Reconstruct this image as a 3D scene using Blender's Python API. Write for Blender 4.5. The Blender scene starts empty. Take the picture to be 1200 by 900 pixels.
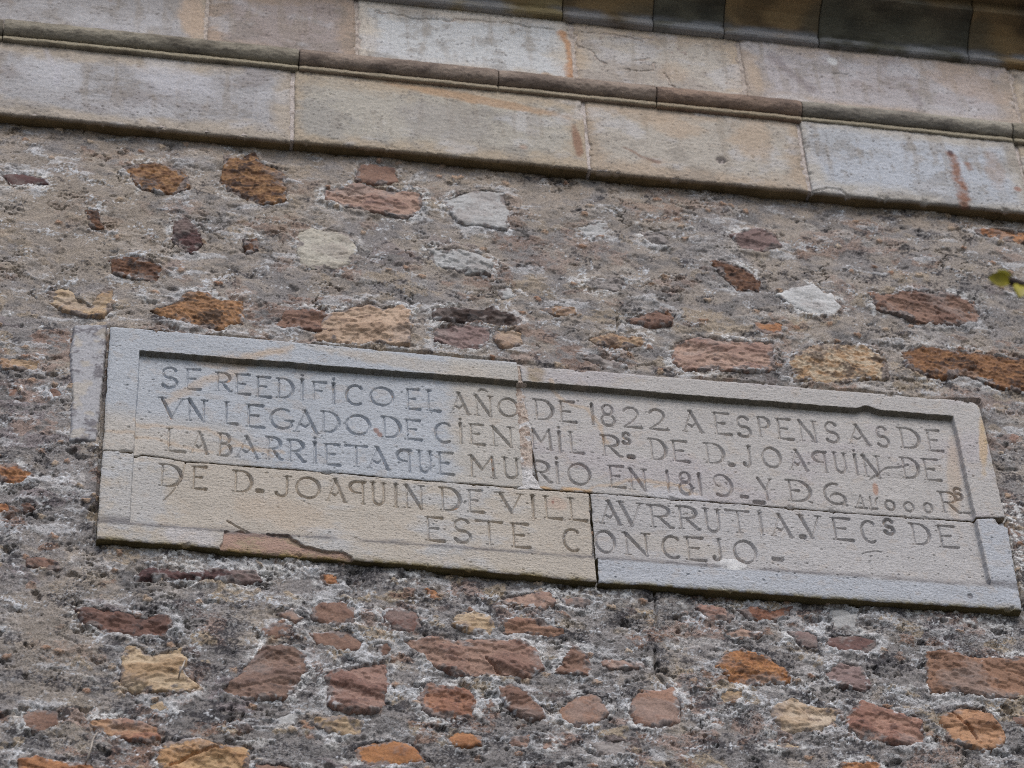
import bpy, math
import numpy as np
from mathutils import Matrix, Vector

# ------------------------------------------------------------------ camera, sky, sun, exposure
scene = bpy.context.scene
Z0 = 6.145                                   # height of the middle of the plaque above the ground
F_PX, PITCH, YAW, ROLL = 3600.19, .76797, .21419, -.06342
CAM = np.array([-1.15268, -4.83947, -4.54532 + Z0])
fwd = np.array([math.sin(YAW)*math.cos(PITCH), math.cos(YAW)*math.cos(PITCH), math.sin(PITCH)])
r_ = np.array([math.cos(YAW), -math.sin(YAW), 0.0]); u_ = np.cross(r_, fwd)
RGT = math.cos(ROLL)*r_ + math.sin(ROLL)*u_
UPV = -math.sin(ROLL)*r_ + math.cos(ROLL)*u_
cd = bpy.data.cameras.new('camera')
cd.sensor_width = 36; cd.lens = F_PX/1200*36; cd.clip_start = .05; cd.clip_end = 3000
cd.dof.use_dof = True; cd.dof.focus_distance = 6.62; cd.dof.aperture_fstop = 4.8
cam = bpy.data.objects.new('camera', cd); scene.collection.objects.link(cam)
cam.matrix_world = Matrix(((RGT[0], UPV[0], -fwd[0], CAM[0]), (RGT[1], UPV[1], -fwd[1], CAM[1]),
                           (RGT[2], UPV[2], -fwd[2], CAM[2]), (0, 0, 0, 1)))
scene.camera = cam

SUN_EL, SUN_AZ = math.radians(48), math.radians(10)      # azimuth to the right of straight in front of the wall
world = bpy.data.worlds.new('World'); scene.world = world; world.use_nodes = True
wn = world.node_tree
sky = wn.nodes.new('ShaderNodeTexSky'); sky.sky_type = 'NISHITA'; sky.sun_disc = False
sky.sun_elevation = SUN_EL; sky.sun_rotation = math.pi - SUN_AZ
sky.air_density = 1.0; sky.dust_density = 2.5; sky.ozone_density = 1.0
bg = wn.nodes['Background']; wn.links.new(sky.outputs[0], bg.inputs[0]); bg.inputs[1].default_value = .12
sd = bpy.data.lights.new('sun', 'SUN'); sd.energy = 1.5; sd.angle = math.radians(30); sd.color = (1, .975, .94)
sun = bpy.data.objects.new('sun', sd); scene.collection.objects.link(sun)
sdir = Vector((math.cos(SUN_EL)*math.sin(SUN_AZ), -math.cos(SUN_EL)*math.cos(SUN_AZ), math.sin(SUN_EL)))
sun.rotation_euler = sdir.to_track_quat('Z', 'Y').to_euler(); sun.location = (3, -12, 14)
vs = scene.view_settings
vs.view_transform = 'Standard'; vs.look = 'None'; vs.exposure = -0.15; vs.gamma = 1.0; vs.use_curve_mapping = False
scene.cycles.use_denoising = False; scene.cycles.filter_width = 1.0
LIGHT = .66                                   # scene brightness a lit wall of albedo 1 reaches; photo value / LIGHT = albedo

# ------------------------------------------------------------------ helpers: places, colours, noise
def P(px, py, Y=0.0):
    """photo point -> (x, z) on the upright plane y = Y of the wall"""
    px = np.asarray(px, float); py = np.asarray(py, float)
    d = F_PX*fwd + (px[..., None]-600)*RGT - (py[..., None]-450)*UPV
    t = (Y-CAM[1])/d[..., 1]
    return CAM[0]+t*d[..., 0], CAM[2]+t*d[..., 2]
def PP(pts, Y=0.0):
    a = np.array(pts, float); x, z = P(a[:, 0], a[:, 1], Y)
    return np.stack([x, z], -1)
def C(r, g, b):
    c = np.array([r, g, b])/255.0
    c = np.where(c <= .04045, c/12.92, ((c+.055)/1.055)**2.4)/LIGHT
    return np.minimum(c, .82)

_rng = np.random.default_rng(7)
_A = _rng.random((512, 512))*2*np.pi
_GX, _GY = np.cos(_A), np.sin(_A)
_R = _rng.random((512, 512)); _R2 = _rng.random((512, 512))
def perlin(x, y, s=0):
    x = x + s*17.31; y = y + s*9.77
    xf = np.floor(x); yf = np.floor(y)
    fx = x-xf; fy = y-yf
    xi = xf.astype(np.int32) & 511; yi = yf.astype(np.int32) & 511
    x1 = (xi+1) & 511; y1 = (yi+1) & 511
    def g(a, b, dx, dy): return _GX[a, b]*dx + _GY[a, b]*dy
    n00 = g(xi, yi, fx, fy); n10 = g(x1, yi, fx-1, fy)
    n01 = g(xi, y1, fx, fy-1); n11 = g(x1, y1, fx-1, fy-1)
    wx = fx*fx*fx*(fx*(fx*6-15)+10); wy = fy*fy*fy*(fy*(fy*6-15)+10)
    a = n00+wx*(n10-n00); b = n01+wx*(n11-n01)
    return (a+wy*(b-a))*1.5
def fbm(x, y, o=4, s=0, gain=.5):
    t = 0; a = 1.0; n = 0
    for k in range(o):
        t = t + a*perlin(x, y, s+k*3.7); n += a; a *= gain
        x, y = 1.62*x+1.18*y, -1.18*x+1.62*y
    return t/n*1.35
def cells(x, y, s=0):
    """distance to the nearest scattered point and that point's random number"""
    x = x+s*13.7; y = y+s*5.3
    xf = np.floor(x); yf = np.floor(y)
    best = np.full(x.shape, 9.0); rid = np.zeros(x.shape)
    for i in (-1, 0, 1):
        for j in (-1, 0, 1):
            a = (xf+i).astype(np.int32) & 511; b = (yf+j).astype(np.int32) & 511
            d = np.hypot(xf+i+_R[a, b]-x, yf+j+_R2[a, b]-y)
            m = d < best
            best = np.where(m, d, best); rid = np.where(m, _R[b, a], rid)
    return best, rid
def sst(a, b, x):
    t = np.clip((x-a)/(b-a), 0, 1); return t*t*(3-2*t)
def mix(a, b, t):
    return a+(b-a)*np.asarray(t)[..., None]
def seg_dist(U, V, pts, w=None):
    """(radius - distance) to a polyline, radius varying along it"""
    best = np.full(U.shape, -9.0)
    n = len(pts)
    for k in range(n-1):
        ax, ay = pts[k]; bx, by = pts[k+1]
        dx, dy = bx-ax, by-ay; L = dx*dx+dy*dy+1e-12
        t = np.clip(((U-ax)*dx+(V-ay)*dy)/L, 0, 1)
        d = np.hypot(U-ax-t*dx, V-ay-t*dy)
        if w is None: r = 0
        else: r = w[k]+(w[k+1]-w[k])*t
        best = np.maximum(best, r-d)
    return best
def poly_sdf(U, V, pts):
    """negative inside"""
    d = -seg_dist(U, V, list(pts)+[pts[0]])
    ins = np.zeros(U.shape, bool); n = len(pts)
    for k in range(n):
        x1, y1 = pts[k]; x2, y2 = pts[(k+1) % n]
        if y1 == y2: continue
        c = ((y1 > V) != (y2 > V)) & (U < (x2-x1)*(V-y1)/(y2-y1)+x1)
        ins ^= c
    return np.where(ins, -d, d)

FACE = [-.008]                                # plane on which the next stains and cracks lie
def blob(U, V, px, py, rx, ry, rot=0, Y=None, s=0, rough=.35):
    Y = FACE[0] if Y is None else Y
    x, z = P(px, py, Y); c, t = math.cos(rot), math.sin(rot)
    du, dv = (U-x)*525, (V-z)*380
    a = (du*c-dv*t)/rx; b = (du*t+dv*c)/ry
    return sst(1.15, .55, np.hypot(a, b)+rough*fbm(U*18, V*24, 4, 200+s, .6))
def vein(U, V, pts, w, s=0, Y=None):
    Y = FACE[0] if Y is None else Y
    q = PP(pts, Y)
    d = -seg_dist(U+.012*fbm(U*12, V*14, 3, 230+s), V+.012*fbm(U*12, V*14, 3, 233+s), q)
    return sst(w*1.15, w*.1, d+w*.45*fbm(U*50, V*60, 3, 236+s))
# ------------------------------------------------------------------ helpers: meshes, materials, objects
def make_material(name, rough, fine, fine_amt, bump, spec=.25, speck=0.0, pale=0.0):
    """base colour from the mesh's own 'col' layer; its alpha says how thickly dark and pale specks lie there"""
    m = bpy.data.materials.new(name); m.use_nodes = True
    nt = m.node_tree; N = nt.nodes; L = nt.links
    b = N['Principled BSDF']; b.inputs['Roughness'].default_value = rough
    b.inputs['Specular IOR Level'].default_value = spec
    at = N.new('ShaderNodeAttribute'); at.attribute_name = 'col'
    tc = N.new('ShaderNodeTexCoord')
    def noise(scale, detail, off, stretch=1.3):
        mp = N.new('ShaderNodeMapping'); mp.inputs['Location'].default_value = (off, off*.7, off*1.3); mp.inputs['Scale'].default_value = (1, 1, stretch)
        n = N.new('ShaderNodeTexNoise'); n.inputs['Scale'].default_value = scale; n.inputs['Detail'].default_value = detail; n.inputs['Roughness'].default_value = .65
        L.new(tc.outputs['Object'], mp.inputs['Vector']); L.new(mp.outputs['Vector'], n.inputs['Vector']); return n.outputs['Fac']
    def math_(op, a, c):
        n = N.new('ShaderNodeMath'); n.operation = op
        for k, v in enumerate((a, c)):
            if isinstance(v, (int, float)): n.inputs[k].default_value = v
            else: L.new(v, n.inputs[k])
        return n.outputs[0]
    def ramp(v, a, c, lo, hi):
        n = N.new('ShaderNodeMapRange'); n.interpolation_type = 'SMOOTHSTEP'
        for k, x in (('From Min', a), ('From Max', c), ('To Min', lo), ('To Max', hi)): n.inputs[k].default_value = x
        L.new(v, n.inputs['Value']); return n.outputs['Result']
    f1 = noise(fine, 4, 0)
    mx = N.new('ShaderNodeMix'); mx.data_type = 'RGBA'; mx.blend_type = 'MULTIPLY'; mx.inputs['Factor'].default_value = 1
    L.new(at.outputs['Color'], mx.inputs['A']); L.new(ramp(f1, .25, .75, 1-fine_amt, 1+fine_amt), mx.inputs['B'])
    out = mx.outputs['Result']
    for amt, colr, sc, off in ((speck, (.03, .028, .032, 1), fine*.62, 3.1), (pale, (.52, .52, .53, 1), fine*.7, 7.7)):
        if not amt: continue
        v = math_('ADD', noise(sc, 3, off, 1.7), math_('MULTIPLY', at.outputs['Alpha'], .16))
        k = ramp(v, .68, .74, 0, amt)
        m2 = N.new('ShaderNodeMix'); m2.data_type = 'RGBA'; L.new(k, m2.inputs['Factor']); L.new(out, m2.inputs['A']); m2.inputs['B'].default_value = colr
        out = m2.outputs['Result']
    L.new(out, b.inputs['Base Color'])
    bp = N.new('ShaderNodeBump'); bp.inputs['Strength'].default_value = bump; bp.inputs['Distance'].default_value = .002
    L.new(f1, bp.inputs['Height']); L.new(bp.outputs['Normal'], b.inputs['Normal'])
    return m
M_MORTAR = make_material('lime_mortar', .95, 280, .45, .6, .15, .65, .5)
M_STONE = make_material('rubble_stone', .8, 220, .24, .4, .3, .40, .2)
M_ASHLAR = make_material('dressed_sandstone', .9, 320, .22, .6, .2, .5, 0)

def link(o, parent=None):
    scene.collection.objects.link(o)
    if parent: o.parent = parent
    return o
def tag(o, label=None, cat=None, group=None, kind=None):
    for k, v in (('label', label), ('category', cat), ('group', group), ('kind', kind)):
        if v: o[k] = v
    return o
def empty(name, loc, label, cat, group=None):
    o = bpy.data.objects.new(name, None); o.location = loc
    link(o); return tag(o, label, cat, group, 'thing')
def mesh_obj(name, co, faces, col, mat, parent=None, smooth=True):
    """co (n,3) world positions; faces (m,4); parts are stored relative to their parent's base"""
    co = np.asarray(co, np.float64)
    if parent is not None: co = co-np.array(parent.location)
    me = bpy.data.meshes.new(name)
    nv, nf = len(co), len(faces)
    me.vertices.add(nv); me.vertices.foreach_set('co', co.astype(np.float32).ravel())
    fl = np.asarray(faces, np.int32)
    me.loops.add(fl.size); me.loops.foreach_set('vertex_index', fl.ravel())
    me.polygons.add(nf); me.polygons.foreach_set('loop_start', np.arange(nf, dtype=np.int32)*fl.shape[1])
    me.polygons.foreach_set('use_smooth', np.full(nf, smooth))
    me.update(calc_edges=True)
    if col is not None:
        a = me.attributes.new('col', 'FLOAT_COLOR', 'POINT')
        c4 = np.full((nv, 4), .35, np.float32); c4[:, :3] = np.clip(col[:, :3], .004, .85)
        if col.shape[1] == 4: c4[:, 3] = col[:, 3]
        a.data.foreach_set('color', c4.ravel())
    me.materials.append(mat)
    return link(bpy.data.objects.new(name, me), parent)
def grid_faces(ny, nx):
    i = np.arange(ny*nx).reshape(ny, nx)
    return np.stack([i[:-1, :-1], i[:-1, 1:], i[1:, 1:], i[1:, :-1]], -1)
def pad(a, k):
    return np.pad(a, [(k, k), (k, k)]+[(0, 0)]*(a.ndim-2), mode='edge')
RINGS = (.03, .16, .32, .52, 1.0)
def relief(name, U, V, H, col, mat, parent, back, skirt_col=None):
    """height field standing out of the wall by H (towards -y) with side faces going back to depth `back`"""
    k = len(RINGS)
    U2, V2, c2, H2 = pad(U, k), pad(V, k), pad(col, k).copy(), pad(H, k)
    ny, nx = U2.shape
    jj, ii = np.meshgrid(np.arange(ny), np.arange(nx), indexing='ij')
    ring = np.maximum.reduce([k-jj, k-ii, jj-(ny-1-k), ii-(nx-1-k), np.zeros_like(jj)])
    fr = np.array((0,)+RINGS)[ring]
    H2 = H2+(-back-H2)*fr
    out = ring > 0
    n = fbm(U2*16, V2*16+H2*60, 3, 17)
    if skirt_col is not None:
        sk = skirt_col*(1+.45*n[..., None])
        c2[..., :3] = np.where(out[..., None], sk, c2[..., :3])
    co = np.stack([U2, -H2, V2], -1).reshape(-1, 3)
    return mesh_obj(name, co, grid_faces(ny, nx).reshape(-1, 4), c2.reshape(-1, c2.shape[-1]), mat, parent)
def dense_axis(a0, d0, d1, a1, step, grow=1.25, cap=.12):
    core = np.arange(d0, d1+step, step)
    def out(start, end, sign):
        r = []; x = start; s = step
        while (end-x)*sign > 0:
            s = min(s*grow, cap); x += sign*s; r.append(x)
        return r
    return np.array(out(d0, a0, -1)[::-1]+list(core)+out(core[-1], a1, 1))

# ------------------------------------------------------------------ the ground
gm = bpy.data.materials.new('paved_ground'); gm.use_nodes = True
nt = gm.node_tree; b = nt.nodes['Principled BSDF']; b.inputs['Roughness'].default_value = .95
tc = nt.nodes.new('ShaderNodeTexCoord'); nz = nt.nodes.new('ShaderNodeTexNoise'); nz.inputs['Scale'].default_value = 3
nz.inputs['Detail'].default_value = 8
cr = nt.nodes.new('ShaderNodeValToRGB')
cr.color_ramp.elements[0].position = .3; cr.color_ramp.elements[0].color = (.035, .037, .034, 1)
cr.color_ramp.elements[1].position = .7; cr.color_ramp.elements[1].color = (.065, .066, .062, 1)
nt.links.new(tc.outputs['Object'], nz.inputs['Vector']); nt.links.new(nz.outputs['Fac'], cr.inputs['Fac'])
nt.links.new(cr.outputs['Color'], b.inputs['Base Color'])
g = mesh_obj('ground', [(-900, -900, 0), (900, -900, 0), (900, 900, 0), (-900, 900, 0)], [(0, 1, 2, 3)], None, gm)
tag(g, kind='structure')

# ------------------------------------------------------------------ the stones set in the wall, traced on the wall plane
OCH = ((150, 108, 62), (112, 76, 46), (62, 46, 42)); RUST = ((120, 82, 56), (92, 62, 46), (50, 40, 38))
ORG = ((172, 116, 66), (146, 92, 52), (84, 56, 44)); RED = ((138, 104, 86), (118, 86, 72), (76, 60, 56))
MAR = ((96, 66, 64), (78, 54, 54), (50, 40, 42)); PNK = ((166, 134, 116), (146, 112, 98), (98, 76, 72))
BUF = ((184, 160, 126), (164, 132, 94), (112, 92, 76)); WHT = ((172, 172, 172), (160, 159, 158), (118, 114, 113))
TAN = ((176, 146, 112), (158, 122, 90), (102, 82, 70)); MVE = ((138, 114, 110), (122, 98, 94), (82, 68, 68))
DBR = ((84, 66, 58), (64, 50, 46), (40, 34, 34)); GRY = ((150, 142, 138), (132, 124, 122), (90, 84, 84))
STONES = [
 ('rough', OCH, 4, [(138,195),(160,192),(182,190),(205,197),(223,208),(222,222),(205,230),(180,229),(160,221),(152,207)], ''),
 ('rough', OCH, 6, [(262,183),(280,185),(298,178),(303,187),(320,197),(332,204),(337,235),(318,240),(290,236),(265,226),(258,215),(262,195)], 'ochre stone with a dark stain in its middle'),
 ('smooth', MAR, 4, [(2,206),(20,203),(55,210),(57,217),(15,219)], ''),
 ('rough', RUST, 5, [(100,247),(115,246),(120,262),(122,270),(105,268)], ''),
 ('rough', MAR, 5, [(202,260),(220,257),(232,268),(238,285),(225,299),(208,293),(200,283)], ''),
 ('rough', RUST, 3, [(283,280),(302,278),(304,295),(290,298)], ''),
 ('smooth', RED, 6, [(420,195),(440,191),(466,196),(467,214),(445,218),(416,213)], ''),
 ('flake', PNK, 5, [(380,225),(420,217),(460,222),(494,228),(495,245),(478,258),(440,252),(400,243),(380,236)], ''),
 ('smooth', WHT, 7, [(520,238),(540,228),(560,222),(590,225),(596,250),(594,270),(570,268),(540,265),(528,255)], 'pale grey stone with a smooth face'),
 ('smooth', ((180,174,160),(168,160,144),(134,126,114)), 7, [(349,272),(365,266),(385,272),(410,276),(420,292),(412,310),(395,317),(365,316),(349,305)], 'cream stone with a squarish face'),
 ('smooth', WHT, 5, [(675,268),(700,260),(712,262),(711,276),(690,278)], ''),
 ('flake', GRY, 5, [(745,268),(775,275),(786,288),(765,288)], ''),
 ('flake', WHT, 6, [(500,292),(530,293),(560,298),(578,308),(575,325),(550,322),(520,315),(505,308)], ''),
 ('smooth', WHT, 6, [(580,340),(600,338),(605,347),(588,350)], ''),
 ('rough', RUST, 4, [(127,306),(150,302),(180,305),(192,315),(185,330),(155,328),(132,322)], ''),
 ('flake', BUF, 6, [(55,340),(80,337),(95,352),(108,358),(120,342),(131,342),(130,362),(120,372),(95,372),(75,365),(60,355)], ''),
 ('rough', ((164,116,68),(138,98,62),(78,60,48)), 9, [(175,365),(200,358),(215,346),(240,344),(258,352),(284,354),(285,380),(260,388),(225,384),(200,376)], 'crumbling orange stone'),
 ('flake', RED, 6, [(320,380),(335,365),(360,363),(380,362),(392,375),(390,392),(365,388),(330,384)], ''),
 ('flake', ((182,154,128),(162,132,106),(108,86,72)), 8, [(368,392),(385,366),(410,360),(432,352),(447,362),(470,358),(481,365),(480,407),(440,405),(400,404),(372,402)], 'broad orange tan stone'),
 ('flake', TAN, 4, [(0,420),(25,420),(45,425),(46,433),(20,434),(0,432)], ''),
 ('smooth', RED, 4, [(8,455),(20,452),(26,462),(22,468),(10,465)], ''),
 ('smooth', RED, 4, [(55,455),(68,453),(72,465),(60,468)], ''),
 ('rough', ORG, 6, [(-8,547),(15,543),(30,548),(38,557),(25,567),(8,567),(-8,562)], ''),
 ('rough', ORG, 5, [(-6,587),(10,588),(12,598),(-6,602)], ''),
 ('rough', RED, 4, [(25,588),(38,590),(42,597),(28,600)], ''),
 ('flake', DBR, 7, [(505,365),(530,362),(560,365),(578,360),(590,366),(611,375),(610,384),(585,384),(560,378),(530,380),(508,376)], 'dark brown weathered stone'),
 ('flake', MVE, 5, [(508,383),(540,381),(575,384),(575,395),(565,410),(540,412),(508,402)], ''),
 ('flake', TAN, 6, [(580,387),(600,384),(613,390),(612,405),(590,408),(577,400)], ''),
 ('flake', TAN, 5, [(625,362),(650,358),(672,360),(678,368),(655,370)], ''),
 ('flake', RED, 7, [(733,373),(750,370),(768,362),(788,370),(785,381),(765,384),(745,380)], ''),
 ('flake', GRY, 8, [(675,332),(700,328),(725,328),(737,335),(720,342),(690,338)], ''),
 ('rough', TAN, 6, [(690,398),(715,392),(745,395),(758,396),(755,405),(730,408),(700,405)], ''),
 ('flake', GRY, 6, [(680,418),(700,416),(730,425),(738,431),(710,431)], ''),
 ('flake', PNK, 5, [(788,400),(820,394),(850,398),(875,402),(908,400),(908,434),(880,437),(840,435),(805,434),(788,425)], ''),
 ('rough', RUST, 6, [(830,305),(850,306),(875,315),(893,330),(890,343),(865,342),(852,332),(840,318)], ''),
 ('smooth', ((192,192,192),(178,178,178),(130,128,126)), 8, [(908,346),(930,337),(955,334),(965,345),(975,345),(986,362),(978,371),(950,369),(930,360)], 'pale white stone'),
 ('flake', RED, 5, [(1018,345),(1060,342),(1110,345),(1145,355),(1152,368),(1145,378),(1110,382),(1075,380),(1050,370),(1025,365)], ''),
 ('smooth', ORG, 5, [(881,378),(900,377),(918,381),(917,391),(900,393),(882,387)], ''),
 ('rough', ((180,162,136),(164,128,88),(90,74,62)), 9, [(925,420),(950,405),(980,403),(1015,405),(1038,420),(1040,445),(1010,447),(970,450),(930,446)], ''),
 ('rough', ((146,100,56),(112,74,44),(64,46,38)), 8, [(1055,412),(1080,406),(1120,410),(1160,415),(1212,420),(1212,460),(1170,458),(1130,440),(1090,446),(1062,432)], 'pitted rust brown stone'),
 ('flake', MVE, 4, [(855,275),(885,268),(910,276),(918,290),(895,296),(868,292)], ''),
 ('flake', ORG, 5, [(1140,270),(1165,268),(1206,273),(1206,286),(1170,282),(1148,277)], ''),
 ('smooth', PNK, 5, [(1165,513),(1185,508),(1197,512),(1190,519),(1170,518)], ''),
 ('flake', MAR, 9, [(158,674),(180,663),(215,672),(250,668),(300,669),(308,680),(280,684),(240,680),(195,681),(160,681)], ''),
 ('flake', RED, 5, [(30,653),(45,651),(68,660),(70,668),(50,669),(33,664)], ''),
 ('flake', ((116,82,70),(96,70,63),(66,52,50)), 8, [(90,715),(110,712),(140,717),(165,722),(198,720),(203,732),(195,746),(160,747),(125,742),(95,732)], 'long maroon stone'),
 ('flake', BUF, 10, [(140,770),(150,757),(165,757),(180,768),(195,762),(215,760),(220,775),(218,790),(234,803),(225,812),(190,812),(160,810),(142,805)], 'buff stone with ridges'),
 ('flake', ((136,106,90),(118,92,82),(84,70,66)), 9, [(258,805),(280,790),(295,775),(310,757),(340,757),(358,768),(360,785),(348,803),(335,820),(300,822),(265,815)], ''),
 ('smooth', RED, 6, [(305,738),(320,732),(342,735),(340,746),(322,750),(308,746)], ''),
 ('smooth', RED, 7, [(362,715),(375,708),(400,706),(418,715),(415,730),(395,735),(365,728)], ''),
 ('smooth', RED, 6, [(363,742),(385,739),(410,740),(426,755),(420,762),(395,762),(370,757)], ''),
 ('smooth', PNK, 4, [(325,722),(340,714),(355,725),(345,730)], ''),
 ('flake', ((146,112,98),(128,92,80),(90,66,62)), 9, [(380,795),(400,782),(430,775),(455,772),(456,795),(452,825),(440,836),(410,838),(385,828)], ''),
 ('smooth', RED, 5, [(25,835),(45,829),(68,835),(68,850),(45,858),(28,850)], ''),
 ('flake', ((168,128,92),(146,98,74),(100,70,58)), 8, [(98,845),(125,839),(155,842),(185,850),(188,865),(175,870),(145,866),(115,858)], ''),
 ('flake', ((188,152,104),(170,126,78),(120,90,64)), 9, [(183,890),(195,868),(230,862),(255,872),(292,875),(292,895),(285,910),(185,910)], ''),
 ('flake', ORG, 8, [(22,892),(45,886),(85,892),(110,897),(110,912),(22,912)], ''),
 ('flake', RED, 6, [(300,895),(330,892),(358,898),(358,910),(300,910)], ''),
 ('flake', BUF, 7, [(368,840),(400,838),(425,845),(425,858),(398,860),(372,852)], ''),
 ('smooth', WHT, 5, [(325,840),(345,834),(355,838),(345,848),(328,850)], ''),
 ('smooth', BUF, 4, [(172,825),(190,822),(200,830),(190,834),(174,832)], ''),
 ('rough', ORG, 4, [(370,672),(390,672),(396,685),(380,688)], ''),
 ('smooth', ((128,92,82),(110,78,70),(80,60,58)), 8, [(448,718),(470,712),(490,718),(494,735),(480,743),(460,738),(450,730)], ''),
 ('flake', BUF, 5, [(535,722),(555,716),(575,722),(582,735),(575,745),(550,744),(530,735)], ''),
 ('flake', PNK, 7, [(582,700),(605,697),(630,695),(645,693),(651,708),(635,715),(610,712),(588,708)], ''),
 ('smooth', PNK, 5, [(658,704),(675,700),(690,704),(688,712),(662,712)], ''),
 ('flake', ((156,116,92),(138,98,78),(96,70,60)), 7, [(588,732),(605,726),(635,728),(655,738),(667,745),(650,749),(620,746),(590,742)], ''),
 ('flake', ((152,118,100),(134,98,84),(94,72,64)), 10, [(468,748),(500,746),(540,750),(575,748),(605,753),(630,762),(636,785),(625,796),(600,795),(585,795),(535,793),(510,780),(490,765)], 'largest flat brown stone'),
 ('flake', RED, 8, [(648,790),(660,770),(672,757),(685,765),(694,785),(690,793),(665,792)], ''),
 ('flake', ((158,108,78),(136,90,70),(88,62,56)), 9, [(490,815),(500,800),(515,805),(550,810),(557,825),(555,842),(520,843),(505,840),(495,830)], ''),
 ('flake', RED, 9, [(578,805),(600,803),(620,815),(635,830),(639,843),(620,845),(605,840),(592,825)], ''),
 ('smooth', ((160,120,96),(142,104,84),(100,76,66)), 8, [(655,830),(670,818),(690,812),(705,820),(712,838),(700,850),(675,852),(658,845)], ''),
 ('smooth', ((154,114,92),(136,98,80),(96,72,62)), 9, [(737,825),(750,812),(775,808),(790,803),(797,825),(795,850),(770,855),(745,852),(738,840)], ''),
 ('smooth', ((176,116,58),(156,98,50),(104,70,46)), 9, [(412,875),(440,868),(460,865),(480,870),(500,892),(480,897),(430,895),(415,885)], 'orange stone'),
 ('smooth', ((176,118,64),(154,98,54),(104,70,46)), 7, [(523,865),(540,857),(565,863),(565,873),(545,877),(525,874)], ''),
 ('flake', PNK, 5, [(705,777),(730,772),(755,778),(755,785),(725,785),(706,783)], ''),
 ('flake', PNK, 4, [(595,865),(620,864),(622,875),(600,876)], ''),
 ('flake', PNK, 4, [(634,868),(650,868),(650,878),(636,880)], ''),
 ('smooth', GRY, 6, [(690,872),(707,870),(730,868),(735,885),(720,890),(700,886)], ''),
 ('smooth', RED, 4, [(440,755),(455,752),(460,762),(448,768)], ''),
 ('rough', ORG, 4, [(497,690),(510,695),(520,703),(505,705)], ''),
 ('flake', ((176,146,132),(150,112,98),(110,84,76)), 7, [(812,712),(830,708),(850,712),(865,720),(855,728),(830,727)], ''),
 ('flake', ((136,88,64),(112,72,58),(74,52,48)), 8, [(863,712),(880,709),(905,713),(930,710),(925,722),(900,728),(878,724)], ''),
 ('flake', PNK, 5, [(845,738),(870,733),(892,740),(890,746),(850,746)], ''),
 ('smooth', MVE, 6, [(922,737),(945,737),(960,745),(958,758),(940,756)], ''),
 ('smooth', ((118,84,78),(100,72,68),(74,56,56)), 7, [(970,742),(1000,743),(1030,748),(1022,763),(990,762),(968,755)], ''),
 ('rough', ((176,118,60),(148,94,48),(92,62,42)), 10, [(838,780),(850,763),(870,760),(900,770),(920,782),(928,797),(905,802),(880,803),(855,800)], 'ochre stone, the brightest of its row'),
 ('flake', MVE, 6, [(965,785),(985,775),(1010,778),(1020,800),(1015,810),(990,805),(972,795)], ''),
 ('flake', ((148,108,82),(130,94,72),(86,66,56)), 10, [(1082,763),(1110,763),(1150,770),(1214,770),(1214,818),(1160,818),(1120,812),(1090,813),(1085,790)], 'large red brown stone'),
 ('flake', ((186,166,142),(170,142,110),(118,98,84)), 9, [(903,828),(930,820),(945,825),(985,830),(980,845),(955,858),(920,860),(905,848)], ''),
 ('flake', ((160,118,98),(140,96,80),(94,68,62)), 10, [(992,840),(1010,820),(1030,825),(1050,835),(1080,840),(1087,872),(1050,874),(1010,866),(993,855)], ''),
 ('flake', ((178,130,88),(158,112,76),(104,76,60)), 10, [(1100,840),(1125,826),(1160,835),(1178,862),(1175,878),(1150,882),(1110,868)], 'tan stone split by a dark crack'),
 ('smooth', RED, 6, [(1185,840),(1210,837),(1210,856),(1187,850)], ''),
 ('flake', BUF, 5, [(842,815),(858,810),(870,808),(872,818),(850,828)], ''),
 ('smooth', BUF, 5, [(897,875),(925,868),(938,875),(925,878)], ''),
 ('smooth', WHT, 4, [(822,845),(842,838),(830,848)], ''),
 ('flake', ORG, 6, [(985,895),(1010,893),(1035,895),(1030,910),(985,910)], ''),
 ('smooth', WHT, 6, [(974,716),(985,714),(1005,721),(1003,738),(976,735)], ''),
]
def warp_uv(U, V):
    return (U+.0045*fbm(U*24, V*24, 3, 21)+.0025*fbm(U*90, V*90, 2, 22),
            V+.0045*fbm(U*24, V*24, 3, 23)+.0025*fbm(U*90, V*90, 2, 24))
polys = [PP(s[3], 0.0) for s in STONES]

# ------------------------------------------------------------------ the rubble wall: mortar first
ARCH_BOTTOM = Z0+.949
wall = empty('rubble_wall', (0, 0, 0), 'tall rubble stone wall of mixed brown stones in speckled grey lime mortar', 'wall')
us = dense_axis(-4.6, -1.33, 1.30, 4.6, .0023, 1.03, .028)
vsx = dense_axis(0.0, Z0-.98, Z0+.97, Z0+1.30, .0027, 1.05, .06)
vsx[0] = -.02
U, V = np.meshgrid(us, vsx)
n_lo = fbm(U*2.2, V*2.6, 3, 1); n_md = fbm(U*7, V*10, 4, 2); n_sm = fbm(U*26, V*36, 4, 3, .6)
n_ft = fbm(U*95, V*120, 3, 4, .6)
cell, cid = cells(U*58, V*72, 3)
low = sst(Z0+.45, Z0-.35, V+.25*n_lo+.10*(U))                    # 1 low on the wall, where the weather has opened the mortar
H = .008*n_lo+.0060*n_md+.0027*n_sm*(.38+.45*low)+.0013*n_ft*(.6+.5*low)
H += .0016*(1-np.clip(cell*1.8, 0, 1))*(cid > .45)*(.5+low)       # grit standing out of it
hole = sst(.36, .62, fbm(U*17, V*27, 4, 5, .6))
H -= .013*hole*(.35+.5*low)
crk = np.abs(fbm(U*6, V*11, 4, 6)); crack = sst(.022, .004, crk)*sst(.0, .35, fbm(U*5, V*5, 2, 7))
H -= .006*crack
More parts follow.
